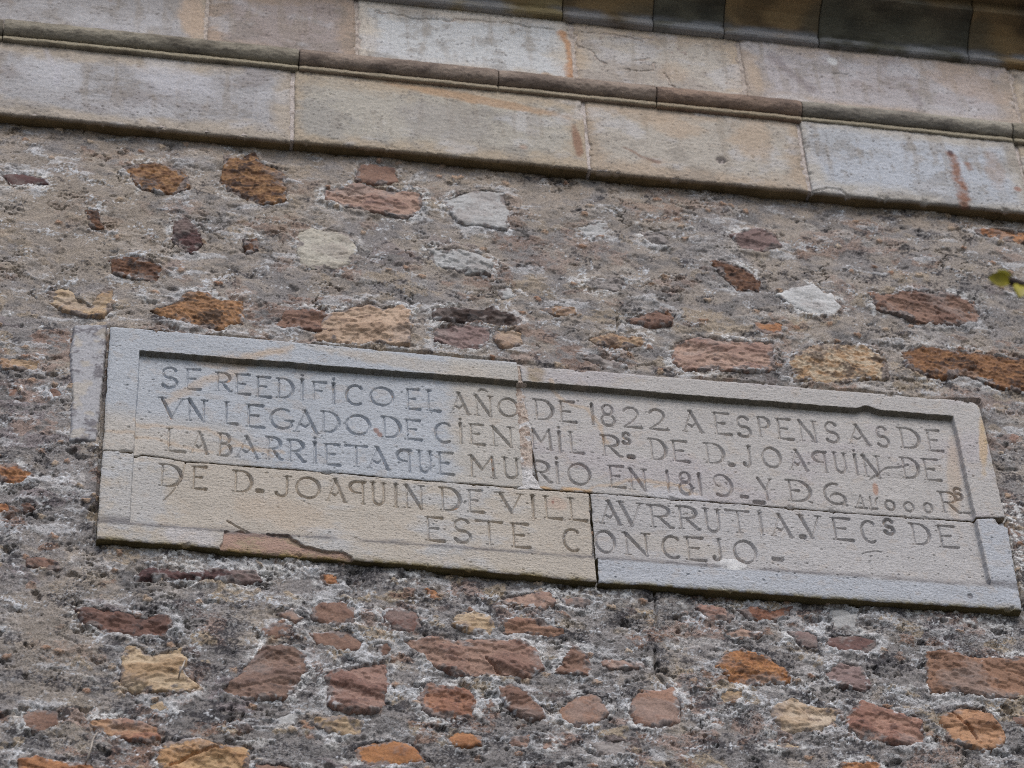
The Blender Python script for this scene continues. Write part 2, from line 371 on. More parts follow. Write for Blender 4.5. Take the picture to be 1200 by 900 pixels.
for pts in ([(768,760),(769,790),(783,806),(796,822),(797,842)], [(723,372),(725,392),(722,408)], [(768,695),(770,735)]):
    q = PP(pts); m = (U > q[:,0].min()-.05) & (U < q[:,0].max()+.05) & (V > q[:,1].min()-.05) & (V < q[:,1].max()+.05)
    d = -seg_dist(U[m]+.006*n_md[m], V[m]+.006*n_sm[m], q); H[m] -= .012*sst(.0035, .001, d)
crk2 = np.abs(fbm(U*9+.4*n_md, V*24+.4*n_md, 4, 16, .55)); crev = sst(.030, .006, crk2)*sst(.10, .42, fbm(U*6, V*8, 3, 18))
H -= .013*crev
# stones so far under the mortar that only their colour and a low swelling show
pc2, pid2 = cells(U*7.2+.55*fbm(U*9, V*9, 3, 31), V*13.5+.55*fbm(U*9, V*12, 3, 32), 21)
bur = sst(.47, .39, pc2+.22*n_sm+.10*n_ft)*(pid2 > .36)
pc3, pid3 = cells(U*17+.6*fbm(U*20, V*20, 2, 34), V*31+.6*fbm(U*20, V*26, 2, 35), 27)
bu3 = sst(.40, .33, pc3+.22*n_sm+.12*n_ft)*(pid3 > .80)
H += .0030*bur*(.6+n_sm)+.0030*bu3*(.6+n_ft)
# how close each spot is to a stone
sd_ = np.full(U.shape, .2)
for poly in polys:
    x0, z0 = poly.min(0)-.06; x1, z1 = poly.max(0)+.06
    i0, i1 = np.searchsorted(us, [x0, x1]); j0, j1 = np.searchsorted(vsx, [z0, z1])
    if i1-i0 < 2 or j1-j0 < 2: continue
    sl = (slice(j0, j1), slice(i0, i1))
    uu, vv = warp_uv(U[sl], V[sl])
    sd_[sl] = np.minimum(sd_[sl], poly_sdf(uu, vv, poly))
H += .005*sst(.03, .006, sd_)*n_sm - .012*sst(-.002, -.008, sd_)
H -= .005*sst(.004, .0, np.abs(sd_-.001))*sst(.0, .3, n_md+.3*n_sm)
H += .004*sst(.012, .002, np.abs(sd_-.004))*sst(.05, -.3, n_md)      # open joint round parts of the stones
# the plaque is bedded in the mortar: keep the mortar behind its face
pq = PP([(125,378),(1149,467),(1201,716),(109,633)], -.012)
sp = poly_sdf(U, V, pq)
H = np.where(sp < .0, np.minimum(H, -.004), H)
lipm = sst(.035, .0, sp)*(V < Z0+.33-.0*U)
H += .006*sst(.02, .004, sp)*np.maximum(n_md+.2, 0)
# colour
c_pink = C(141, 133, 126); c_lil = C(125, 121, 120); c_gry = C(100, 98, 98); c_drk = C(46, 45, 50); c_wht = C(186, 188, 192); c_tan = C(149, 139, 126)
t1 = fbm(U*5, V*7, 4, 8); t2 = fbm(U*20, V*30, 4, 9, .6); t3 = fbm(U*70, V*95, 3, 10, .6); t4 = fbm(U*150, V*190, 2, 11)
col = mix(np.broadcast_to(c_lil, U.shape+(3,)), c_pink, sst(-.25, .5, t1+.7*t2+.45*(.55-low)))
col = mix(col, c_tan, .6*sst(.10, .45, .4*t3+.6*t1+.4*t2-.1))
col = mix(col, c_gry, .75*sst(-.05, .45, fbm(U*11, V*16, 4, 12, .6)+.22*t3+.12*low-.10))
bt = np.select([(pid2 < .55)[..., None], (pid2 < .68)[..., None], (pid2 < .80)[..., None], (pid2 < .92)[..., None]], [C(138, 120, 112), C(148, 134, 116), C(126, 102, 90), C(160, 157, 156)], C(120, 112, 114))
col = col+(bt*(1+.25*t3[..., None])-col)*(.82*bur*sst(-.35, .05, t2+.5*t3)*(.62+.38*low))[..., None]
bt3 = np.select([(pid3 < .86)[..., None], (pid3 < .91)[..., None], (pid3 < .96)[..., None]], [C(130, 108, 96), C(154, 140, 122), C(164, 162, 160)], C(100, 90, 88))
col = col+(bt3*(1+.25*t3[..., None])-col)*(.85*bu3*(.45+.55*low))[..., None]
FACE[0] = 0
zone_dark = np.zeros(U.shape); zone_pale = np.zeros(U.shape); zone_tan = np.zeros(U.shape)
for px, py, rx, ry, k in ((235,740,90,40,.10),(240,875,130,32,.20),(60,870,90,30,.16),(290,610,60,40,.0),(470,690,120,18,.14),(1180,560,40,120,.12),(760,700,80,22,.12),(700,300,90,40,.05),(560,870,120,30,.10),(950,770,60,40,.08),(430,780,40,50,.10),(20,200,70,20,.08),(1080,300,130,60,.13),(1000,240,160,16,.08),(860,440,300,14,.06),(950,660,200,60,.04)):
    zone_dark += k*blob(U, V, px, py, rx, ry, .08, s=py % 50, rough=.9)
for px, py, rx, ry, k in ((60,200,70,28,.16),(60,590,70,70,.14),(290,375,60,18,.12),(230,640,120,22,.16),(470,800,110,60,.10),(930,720,160,40,.16),(700,790,130,80,.08),(250,330,60,24,.10),(980,430,80,30,.10),(560,250,60,50,.08),(1000,850,150,50,.10),(90,440,40,80,.12),(380,720,80,50,.10)):
    zone_pale += k*blob(U, V, px, py, rx, ry, .08, s=px % 50, rough=.9)
for px, py, rx, ry, k in ((90,260,150,100,.55),(350,220,200,40,.4),(60,750,60,90,.55),(640,240,160,40,.3),(200,650,60,40,.4)):
    zone_tan = np.maximum(zone_tan, k*blob(U, V, px, py, rx, ry, .08, s=rx % 50, rough=.9))
col = mix(col, C(140, 130, 119)*(1+.25*t3[..., None]), zone_tan)
FACE[0] = -.008
# black crust: patches of it, broken into specks
cru = fbm(U*13, V*19, 4, 13, .62)
blk = sst(.20, .42, .95*cru+.32*t3+.5*t4+.22*low-.15+.05*U+.12*sst(.06, .0, sp)*low+zone_dark-.10*(zone_tan > 0)*zone_tan)
col = mix(col, c_drk, .80*blk)
# bare white lime: round the stones, in clusters of flecks, more of it low on the wall
near = sst(.030, .002, np.abs(sd_))
lim = fbm(U*15, V*20, 4, 14, .6)
wht = sst(.36, .46, .85*lim+.40*fbm(U*100, V*135, 3, 15, .65)+.24*near*sst(-.2, .3, fbm(U*6, V*6, 2, 33))+.05*low-.12+.4*t4+zone_pale)
col = mix(col, c_wht*(.9+.4*t3[..., None]), .88*wht)
ring = sst(.024, .005, np.abs(sd_-.004))*sst(.10, .30, fbm(U*8, V*8, 3, 41)+.3*zone_pale+.03*low)*sst(-.02, .16, fbm(U*85, V*115, 3, 42, .65)+.6*fbm(U*24, V*32, 3, 45))
ring = np.maximum(ring, sst(.05, .01, np.abs(sp-.02))*sst(.05, .3, fbm(U*6, V*6, 2, 43))*sst(.0, .2, fbm(U*55, V*75, 4, 44, .65))*(V < Z0))
col = mix(col, C(196, 196, 198)*(1+.25*t4[..., None]), .85*ring); H += .0010*ring
smr = sst(.31, .44, fbm(U*9+.3*n_sm, V*21, 5, 36, .62)+1.1*zone_pale+.16*near+.12*t4-.03)
col = mix(col, C(172, 172, 174)*(1+.2*t3[..., None]), .66*smr); wht = np.maximum(wht, smr)
H += .0010*wht
# pebbles and brick crumbs in the mix
pc, pid = cells(U*34, V*46, 8)
crumb = sst(.34, .22, pc+.30*t3)*(pid > .95)
hue = np.clip((pid-.95)*20, 0, 1)
ccol = mix(np.broadcast_to(C(140, 106, 86), U.shape+(3,)), C(168, 152, 134), hue)
col = mix(col, ccol, .85*crumb); H += .004*crumb
col = mix(col, c_drk, .55*hole*sst(-.1, .3, t3))
col = mix(col, C(140, 126, 112), .45*sst(.12, .0, ARCH_BOTTOM-V)*sst(-.3, .3, t2))
dens = np.clip(.30+.35*low+.5*fbm(U*9, V*12, 3, 19)+.06*U, 0, 1)
col = np.concatenate([col, dens[..., None]], -1)
relief('mortar', U, V, H, col, M_MORTAR, wall, .55)
wall_u, wall_v, wall_h = us, vsx, H

# ------------------------------------------------------------------ the rubble stones themselves
def soften(c, k=.24):
    g = c@np.array([.25, .55, .20]); return (c+(g-c)*k)*.93
def build_stone(i, kind, cols, rel, poly, label):
    rng = np.random.default_rng(100+i)
    s = 30+i*1.37
    x0, z0 = poly.min(0)-.022; x1, z1 = poly.max(0)+.022
    U, V = np.meshgrid(np.arange(x0, x1, .0021), np.arange(z0, z1, .0026))
    uu, vv = warp_uv(U, V)
    sd = poly_sdf(uu, vv, poly)
    th = rng.uniform(-.25, .05); a = U*math.cos(th)+V*math.sin(th); b = V*math.cos(th)-U*math.sin(th)
    base, sec, drk = [soften(C(*c)) for c in cols]
    n1 = fbm(a*9, b*20, 4, s, .55); n2 = fbm(a*32, b*60, 4, s+5, .6); n3 = fbm(a*100, b*150, 3, s+9, .6)
    R = rel*.001
    rise = 1-np.exp(np.minimum(sd, 0)/.004)
    if kind == 'flake':
        st = (n1*1.1+.35*fbm(a*5, b*30, 3, s+2))*3.2
        fr = st-np.floor(st); step = np.floor(st)+sst(.0, .25, fr)
        h = R*.55*rise+.0036*step+.0018*n2+.0004*n3
        edge = sst(.16, .0, fr)
        cm = sst(-.35, .45, n1+.3*n2); dk = .75*sst(.22, .55, n2+.3*n3)+.35*edge*sst(.0, .3, n2)
    elif kind == 'rough':
        h = R*rise*.5+.006*n1+.0075*np.abs(n2)*-1+.0030*n3+.003
        cm = sst(-.4, .3, n2+.4*n3); dk = .9*sst(.05, .42, fbm(a*14, b*26, 4, s+14, .6)+.35*n3)
    else:
        h = R*.6*rise+.0040*n1+.0014*n2+.0004*n3
        cm = sst(-.5, .6, n1+.4*n2); dk = .55*sst(.25, .6, n2+.4*n3)
    ln = sst(.05, .0, np.abs(fbm(a*5, b*48, 4, s+40, .55)))*sst(-.1, .3, fbm(a*10, b*14, 2, s+41))
    if kind != 'rough': h = h-.0022*ln
    dk = np.maximum(dk, .40*ln)
    vein_ = sst(.07, .0, np.abs(fbm(a*9, b*16, 3, s+43)))*sst(.0, .4, fbm(a*6, b*8, 2, s+44))
    h = h-.05*sst(.0, .009, sd)*1.0
    tl = rng.uniform(-.03, .03); tv = rng.uniform(-.08, .03)
    h = h+tl*(U-poly[:,0].mean())+tv*(V-poly[:,1].mean())
    # the wall leans in and out, the stone follows it
    iu = np.clip(np.searchsorted(wall_u, U), 0, len(wall_u)-1); iv = np.clip(np.searchsorted(wall_v, V), 0, len(wall_v)-1)
    h = h+.008*fbm(U*2.2, V*2.6, 3, 1)+.006*fbm(U*7, V*10, 2, 2)*.7
    col = mix(np.broadcast_to(base, U.shape+(3,)), sec, cm)
    col = mix(col, drk, dk)
    gry = fbm(a*7+4, b*11, 3, s+20)
    col = mix(col, C(140, 130, 126), .40*sst(.15, .45, gry+.2*n3)); col = mix(col, sec*1.25, .5*vein_)
    part = sst(-.05, .35, fbm(U*9, V*9, 2, s+25))
    lime = sst(.25, .5, fbm(U*45, V*55, 3, 15, .65)+.35*sst(-.010, .0, sd)+.25*n3-.12)*sst(-.022, -.002, sd)*part
    smear = sst(.05, .20, fbm(U*20, V*26, 4, s+27, .6)+.9*sst(-.030, .0, sd)-.80+.15*n3)
    col = mix(col, mix(np.broadcast_to(C(128, 119, 116), U.shape+(3,)), C(84, 80, 82), sst(0, .4, n3)), .85*smear)
    h = h+.0015*smear*n3
    col = mix(col, C(182, 182, 184), .85*lime); h = h+.0014*lime
    if i in CRACKED:
        d = -seg_dist(U+.004*n2, V+.004*n2, PP(CRACKED[i])); h = h-.009*sst(.004, .001, d)
    keep = sd < .008
    k = keep[:-1, :-1] & keep[:-1, 1:] & keep[1:, 1:] & keep[1:, :-1]
    f = grid_faces(*U.shape)[k]
    if len(f) == 0: return
    ids, inv = np.unique(f, return_inverse=True)
    co = np.stack([U, -h, V], -1).reshape(-1, 3)[ids]
    o = mesh_obj('stone', co, inv.reshape(-1, 4), col.reshape(-1, 3)[ids], M_STONE, wall)
    if label: o['label'] = label
CRACKED = {}
for i, s in enumerate(STONES):
    if s[3][0] == (1100, 840): CRACKED[i] = [(1113,832),(1125,845),(1138,857),(1144,868)]
    if s[3][0] == (183, 890): CRACKED[i] = [(200,897),(225,885),(250,878),(262,880)]
    if s[3][0] == (468, 748): CRACKED[i] = [(570,772),(578,782),(590,793)]
    if s[3][0] == (648, 790): CRACKED[i] = [(650,772),(662,785)]
for i, s in enumerate(STONES):
    build_stone(i, s[0], s[1], s[2], polys[i], s[4])
# the squared pale stone beside the plaque
def build_squared():
    q = PP([(87,381),(126,379),(122,430),(116,500),(114,516),(82,516),(84,460),(82,420)], -.008)
    x0, z0 = q.min(0)-.02; x1, z1 = q.max(0)+.02
    U, V = np.meshgrid(np.arange(x0, x1, .0021), np.arange(z0, z1, .0026))
    uu, vv = warp_uv(U, V); sd = poly_sdf(.3*U+.7*uu, .3*V+.7*vv, q)
    n2 = fbm(U*30, V*40, 4, 71, .6); n3 = fbm(U*90, V*120, 3, 72, .6)
    h = .009*(1-np.exp(np.minimum(sd, 0)/.0015))+.0012*n2+.0008*n3-.05*sst(0, .01, sd)
    col = mix(np.broadcast_to(C(154, 154, 158), U.shape+(3,)), C(104, 101, 106), .9*sst(-.05, .3, n2+.6*n3+.6*fbm(U*8, V*8, 2, 74)))
    col = mix(col, C(168, 160, 148), .6*sst(.1, .4, fbm(U*20, V*25, 3, 73)))
    keep = sd < .008
    k = keep[:-1, :-1] & keep[:-1, 1:] & keep[1:, 1:] & keep[1:, :-1]
    f = grid_faces(*U.shape)[k]; ids, inv = np.unique(f, return_inverse=True)
    o = mesh_obj('stone', np.stack([U, -h, V], -1).reshape(-1, 3)[ids], inv.reshape(-1, 4), col.reshape(-1, 3)[ids], M_STONE, wall)
    o['label'] = 'pale squared stone upright beside the plaque'
build_squared()

# ------------------------------------------------------------------ the letters cut in the plaque
def arc(cx, cy, rx, ry, a0, a1, n=18):
    t = np.radians(np.linspace(a0, a1, n)); return [(cx+rx*math.cos(x), cy+ry*math.sin(x)) for x in t]
T, N_, S_ = .060, .036, .024
def stem(x, y0=0, y1=1, w=T, ser=.11):
    out = [([(x, y0), (x, y1)], w*.8, w)]
    if ser:
        out += [([(x-ser, y1), (x+ser, y1)], S_, S_), ([(x-ser, y0), (x+ser, y0)], S_, S_)]
    return out
def arm(x0, x1, y, w=.022, w1=.062): return [([(x0, y), (x1, y)], w, w1)]
def curve(pts, wa, wb=None, wm=None):
    wm = wa if wm is None else wm; wb = wa if wb is None else wb
    n = len(pts); h = n//2
    return [(pts, [wa+(wm-wa)*math.sin(math.pi*k/(n-1)) if k <= h else wb+(wm-wb)*math.sin(math.pi*k/(n-1)) for k in range(n)], None)]
GL = {}
GL['I'] = stem(.5, ser=.3)
GL['i'] = stem(.5, ser=.22)+[([(.5, 1.21), (.52, 1.20)], .055, .055)]
GL['1'] = stem(.5, ser=.15)+[([(.5, 1), (.2, .96)], .04, .02)]
GL['E'] = stem(.16, w=N_*1.2, ser=0)+arm(0, .95, 1)+arm(.16, .68, .52, .02, .055)+arm(0, 1, 0, .022, .068)
GL['F'] = stem(.16, w=N_*1.2, ser=.10)+arm(0, 1, 1)+arm(.16, .68, .52, .02, .055)
GL['L'] = stem(.18, w=N_*1.2, ser=.16)+arm(.1, 1, 0, .024, .07)
GL['T'] = stem(.5, w=N_*1.2, ser=0)+arm(.5, 1, 1, .025, .06)+arm(.5, 0, 1, .025, .06)+[([(.36, 0), (.64, 0)], .02, .02)]
GL['D'] = stem(.14, w=N_*1.2, ser=0)+arm(0, .4, 1, .04, .03)+arm(0, .4, 0, .024, .03)+curve([(.38, 1)]+arc(.38, .5, .6, .5, 80, -80)+[(.38, 0)], .03, .03, T*1.15)
GL['d'] = GL['D']+arm(.14, .5, .5, .02, .055)+[([(.8, .04), (1.02, -.02)], .02, .035)]
GL['P'] = stem(.2, w=N_*1.3)+curve([(.2, 1), (.5, 1)]+arc(.52, .74, .46, .26, 85, -85)+[(.2, .48)], .03, .025, T*1.05)
GL['q'] = [([(.82, -.02), (.82, 1)], .04, .045), ([(.7, -.02), (.94, -.02)], .02, .02)]+curve([(.95, 1), (.5, 1)]+arc(.48, .74, .46, .26, 95, 265)+[(.82, .47)], .055, .03, T)
GL['R'] = stem(.2, w=N_*1.3)+curve([(.06, 1), (.45, 1)]+arc(.46, .74, .42, .26, 85, -85)+[(.2, .48)], .04, .025, T*1.05)+[([(.42, .48), (.70, .22)], .03, .06), ([(.70, .22), (.88, .02), (1.0, .02)], .06, .045)]
GL['B'] = stem(.16, w=N_*1.2, ser=0)+curve([(0, 1), (.4, 1)]+arc(.42, .77, .40, .23, 85, -85)+[(.16, .53)], .03, .022, T)+curve([(.16, .53), (.42, .53)]+arc(.44, .27, .50, .27, 85, -85)+[(0, 0)], .022, .03, T)
GL['O'] = curve(arc(.5, .5, .48, .5, 135, 135+180, 20), .036, .036, .058)+curve(arc(.5, .5, .48, .5, 315, 315+180, 20), .036, .036, .066)
GL['C'] = curve(arc(.56, .5, .52, .5, 52, 302, 26), .05, .055, .052)+[([(.86, .98), (.90, .86)], .03, .05)]
GL['G'] = curve(arc(.54, .5, .52, .5, 55, 325, 26), .045, .05, .055)+[([(.62, .42), (1.04, .42)], .025, .05), ([(.94, .42), (.92, .12)], .045, .04)]
GL['6'] = curve(arc(.5, .5, .50, .5, 70, 300, 26), .045, .05, .055)+curve(arc(.60, .26, .36, .27, 170, -60, 18), .025, .06, .05)+[([(.85, .06), (1.0, -.02)], .05, .05)]
GL['J'] = [([(.74, .24), (.74, 1)], .05, .05), ([(.5, 1), (.98, 1)], .022, .03)]+curve(arc(.40, .24, .34, .24, 0, -160, 14), .05, .065, .055)
GL['U'] = [([(.16, 1), (.16, .3)], .05, .042), ([(.84, 1), (.84, .3)], .05, .042), ([(0, 1), (.34, 1)], .024, .024), ([(.68, 1), (1, 1)], .024, .024)]+curve(arc(.5, .3, .34, .3, 180, 360, 16), .042, .042, .055)
GL['V'] = [([(.1, 1), (.52, 0)], .058, .062), ([(.92, 1), (.52, 0)], .034, .03), ([(-.04, 1), (.26, 1)], .026, .026), ([(.76, 1), (1.04, 1)], .024, .024)]
GL['Y'] = [([(.08, 1), (.54, .45)], .052, .045), ([(.94, 1), (.54, .45)], .034, .034), ([(.54, .45), (.60, 0)], .045, .05), ([(.44, 0), (.76, 0)], .022, .022), ([(0, 1), (.2, 1)], .024, .024), ([(.8, 1), (1.04, 1)], .024, .024)]
GL['A'] = [([(.46, 1.02), (.92, 0)], .056, .056), ([(.48, .98), (.08, 0)], .028, .03), ([(.23, .40), (.46, .26)], .03, .045), ([(.46, .26), (.66, .44)], .04, .028), ([(-.02, 0), (.2, 0)], .022, .022), ([(.8, 0), (1.04, 0)], .024, .024), ([(.36, 1.02), (.5, 1.02)], .03, .04)]
GL['N'] = [([(.14, 0), (.14, 1)], .034, .034), ([(.12, 1), (.84, 0)], .06, .056), ([(.84, 0), (.84, 1)], .034, .04), ([(0, 0), (.28, 0)], .022, .022), ([(0, 1), (.2, 1)], .024, .024), ([(.7, 1), (1, 1)], .024, .03)]
GL['Ñ'] = GL['N']+curve([(.25, 1.2), (.40, 1.34), (.55, 1.32), (.74, 1.22)], .03, .03, .05)
GL['M'] = [([(.1, 0), (.12, 1)], .036, .036), ([(.1, 1), (.5, .36)], .056, .05), ([(.5, .36), (.88, 1)], .034, .036), ([(.88, 1), (.92, 0)], .05, .055), ([(0, 0), (.22, 0)], .022, .022), ([(.78, 0), (1.04, 0)], .022, .022), ([(-.02, 1), (.12, 1)], .024, .03)]
GL['S'] = curve(arc(.5, .74, .38, .26, 30, 270, 18), .06, .055, .04)+curve(arc(.5, .25, .42, .25, 90, -150, 18), .055, .066, .05)
GL['s'] = curve(arc(.5, .74, .40, .26, 20, 270, 14), .10, .10, .09)+curve(arc(.5, .25, .42, .25, 90, -160, 14), .10, .12, .10)
GL['8'] = curve(arc(.5, .76, .34, .24, 90, 450, 22), .036, .036, .055)+curve(arc(.5, .26, .44, .27, 90, 450, 24), .036, .036, .06)
GL['9'] = curve(arc(.42, .72, .36, .28, -30, 250, 20), .026, .03, .03)+curve([(.42, 1.0)]+arc(.42, .5, .56, .5, 80, -120, 24), .03, .055, .06)+[([(.12, .5), (.4, .46)], .025, .025)]
GL['2'] = curve(arc(.46, .72, .40, .28, 160, -20, 18)+[(.55, .32), (.08, .02)], .05, .03, .052)+arm(.04, 1.0, 0, .035, .06)+[([(.98, .0), (.98, .12)], .05, .02)]
GL['o'] = curve(arc(.5, .5, .46, .48, 90, 450, 22), .085, .085, .105)
GL['.'] = [([(.2, .5), (.8, .45)], .42, .42)]
GL['-'] = [([(.1, .5), (.9, .45)], .30, .30)]
GL['4'] = [([(.1, 0), (.62, 1)], .05, .05), ([(.62, 1), (.8, 0)], .04, .06), ([(.0, .02), (1.0, .02)], .06, .08), ([(.3, .42), (.7, .36)], .04, .05)]
GL['l'] = stem(.3, w=.07, ser=.0)+arm(.1, 1.0, .02, .06, .10)+curve(arc(1.3, .45, .35, .5, 90, 190, 8), .06, .05)
ROWS = [   # glyph, left, right, top, bottom in the photo
 [('S',188,209.6,430,455),('E',216,235,432,456.5),('R',251,272,436,459),('E',274.5,293,438,462),('E',299.5,317,441,465),('D',324,344,443,466.5),('i',349,359,444,468.5),('F',365,382,447,469.5),('i',386,396,448.5,473),('C',405,426,450.6,474.5),('O',433.6,461.6,453,476),('E',475,492,455.6,480),('L',499,515,457,482),('A',527,551,460,485.6),('Ñ',555,579,463,488),('O',583.6,608,466,488.5),('D',625,649,467.6,492.5),('E',654,675,470,495),('1',690,699,473,497.5),('8',703,722,474,499),('2',729,752,477,501.5),('2',759,783,479,504),('A',798,825,480.6,506.6),('E',835,857,483,509),('S',862,882,487,512),('P',886,904,488,512.5),('E',909,929.6,490,515),('N',934,960,492,518),('S',965,985,494,519),('A',991,1021,497,522),('S',1025,1044,499.6,524),('D',1052,1079.6,501,526),('E',1084,1105,503.6,529)],
 [('V',186,216,465.6,491),('N',218,243,467.6,494),('L',262,278,471,497),('E',288,309,473.6,501),('G',317,343,478,503),('A',344,373.6,480,508),('D',376,397.6,481.6,507),('O',405,434,485.6,510.5),('D',447,469.6,488,514),('E',473.6,493.6,491.6,516),('C',509,530,495,519.5),('i',535,545,495.5,520),('E',549,567.6,497,521.5),('N',574,604,499,524.5),('M',621,648,502,527.5),('i',651,661,505.5,530.5),('L',666,683.6,506,531.5),('R',702,729.6,509.6,535.5),('s',729,739,507,520.5),('.',736,743,532,538),('D',760,782,514,539.5),('E',786,807.6,516,541.5),('D',825,850,518.6,543.5),('.',854,861,542,547),('J',869.6,883,522,547),('O',892,917,524,548.5),('A',923,948,526.6,552),('q',951.6,972,529,553.5),('U',975,995,530,554.5),('i',998,1009,532.5,556.5),('N',1009,1035,533,559.5),('D',1055,1079,536,560.5),('E',1080,1103,537.6,563)],
 [('L',193,217,502,530),('A',223,245,506,532),('B',255,272,507.6,534.5),('A',276,304,511,537.5),('R',310,331,512,539),('R',335,358,515,541.5),('i',364,374,518,543),('E',379,398,520,545.5),('T',405,430,522,548),('A',430,457,524,550.5),('q',465,483,527,553),('U',488,507.6,528,554),('E',512,531.6,530,556.5),('M',549,581.6,533.6,560.5),('U',588,610,536,561),('R',622,647,539.6,565.5),('i',648,659,541.5,566.5),('O',665,693,543,568.5),('E',712,733,546,571.5),('N',736,760,549,575),('1',778,788,552,576.5),('8',794,813,553,579.5),('1',815,826,555,580.5),('9',835,859.6,556,582.5),('-',868,877,579,585),('-',883,897,585,592),('Y',887,907,560,586.5),('d',921,952,562,588.5),('6',965,993,566,591.5),('4',1001,1016,580,595),('l',1017,1028,582,596),('o',1037,1050,586,597.5),('o',1059,1072,588,599),('o',1082,1094,589,600.5),('R',1098,1127,575.6,601.5),('s',1117,1129,571.6,585.5),('-',1129,1138,599,603)],
 [('D',186,213,543.6,570.5),('E',224,242,546,573),('D',273,295.6,551,577),('.',301,308,572,578),('J',322,341.6,557,582),('O',347,375,558.6,584.5),('A',382,406,561,588),('q',409.6,429,563.6,590),('U',434,453,565,591.5),('I',459,469,567,594),('N',473,498,568,596.5),('D',515,540,571,599),('E',547,566,574,600.5),('V',583,614,577,602),('I',620,630,580,607.5),('L',636,658,581,608),('L',665,687.6,583,610),('A',701.6,729,586,614.5),('V',724,755,587.6,616.5),('R',757,789.6,591,619),('R',791,821,593,621),('U',823.6,847,596,624),('T',851,880,598,625),('I',887,897,600,627),('A',901.6,929.6,602,630),('.',938,944,626,632),('V',935,965,603,631),('E',973,1000,606,633.5),('C',1008,1029,609.6,636),('s',1035,1049,608,625.5),('D',1066,1092,613,639),('E',1097,1123,615.6,642)],
 [('E',498,520,605.6,634.5),('S',530,553.6,607.6,636.5),('T',558,589,610,639),('E',598,621,613,642),('C',659.6,681,619,646),('O',697,722,621,648),('N',729,764,623,651.5),('C',775,799,627.6,654.5),('E',802,827,629,657),('J',834,848,631,657),('O',859,888,633,660.5),('-',905,918,651.5,659)],
]
Y_PANEL = -.024+.016
def letter_strokes():
    out = []
    for row in ROWS:
        for ch, x0, x1, yt, yb in row:
            cap = yb-yt
            small = ch in '.-os4l'
            lean = cap*((x0+x1)/2-368)/3840
            if lean > 0: xa, xb = x0+lean*.8, x1
            else: xa, xb = x0, x1+lean*.8
            sl = .082*(xb-xa)
            ybl = yb-sl if not small else yb-sl*.5
            o = np.array(P(xa, ybl, Y_PANEL)); e = np.array(P(xb, ybl+sl, Y_PANEL))
            top = np.array(P(xa-lean, yt+(0 if not small else -sl*.3), Y_PANEL))
            h = top[1]-o[1]; uv = e-o
            sk = (top[0]-o[0])*.5
            w_unit = h
            st = []
            for pts, wa, wb in GL[ch]:
                q = [(o[0]+uv[0]*p[0]+sk*p[1], o[1]+uv[1]*p[0]+h*p[1]) for p in pts]
                w = list((np.array(wa)*1.17+.003)*w_unit) if wb is None else list((np.linspace(wa, wb, len(pts))*1.17+.003)*w_unit)
                st.append((q, w))
            xs = [p[0] for q, w in st for p in q]; zs = [p[1] for q, w in st for p in q]
            mw = max(max(w) for q, w in st)+.002
            out.append((st, min(xs)-mw, max(xs)+mw, min(zs)-mw, max(zs)+mw))
    return out
LETTERS = letter_strokes()

# ------------------------------------------------------------------ the plaque
PF = .024                                     # how far its frame stands out of the wall
REC = .016                                    # depth of the sunk panel
inner = PP([(152,612),(1161,685),(1117,487.5),(164,411)], -PF)
spall = PP([(262,622),(283,615),(300,622),(320,625),(338,626),(352,634),(358,639),(385,645),(400,646),(413,652),(425,659),(380,664),(330,660),(255,648)], -PF)
def quad_sdf(U, V, q):
    d = np.full(U.shape, -9.0)
    ds = []
    for k in range(4):
        a, b = q[k], q[(k+1) % 4]; e = b-a; n = np.array([e[1], -e[0]])/np.hypot(*e)
        ds.append((U-a[0])*n[0]+(V-a[1])*n[1])
    return ds                                   # bottom, right, top, left: positive outside
plaque = empty('inscribed_plaque', (0, -.02, Z0), 'long pale stone plaque cut with five lines of capitals, sunk in a plain raised frame', 'plaque')
C_GREY = C(156, 160, 166); C_TAN = C(164, 157, 148); C_WARM = C(162, 159, 157); C_LIL = C(160, 158, 158); C_BLUE = C(157, 161, 168)
C_OR = C(168, 150, 131); C_LICH = C(128, 112, 46)
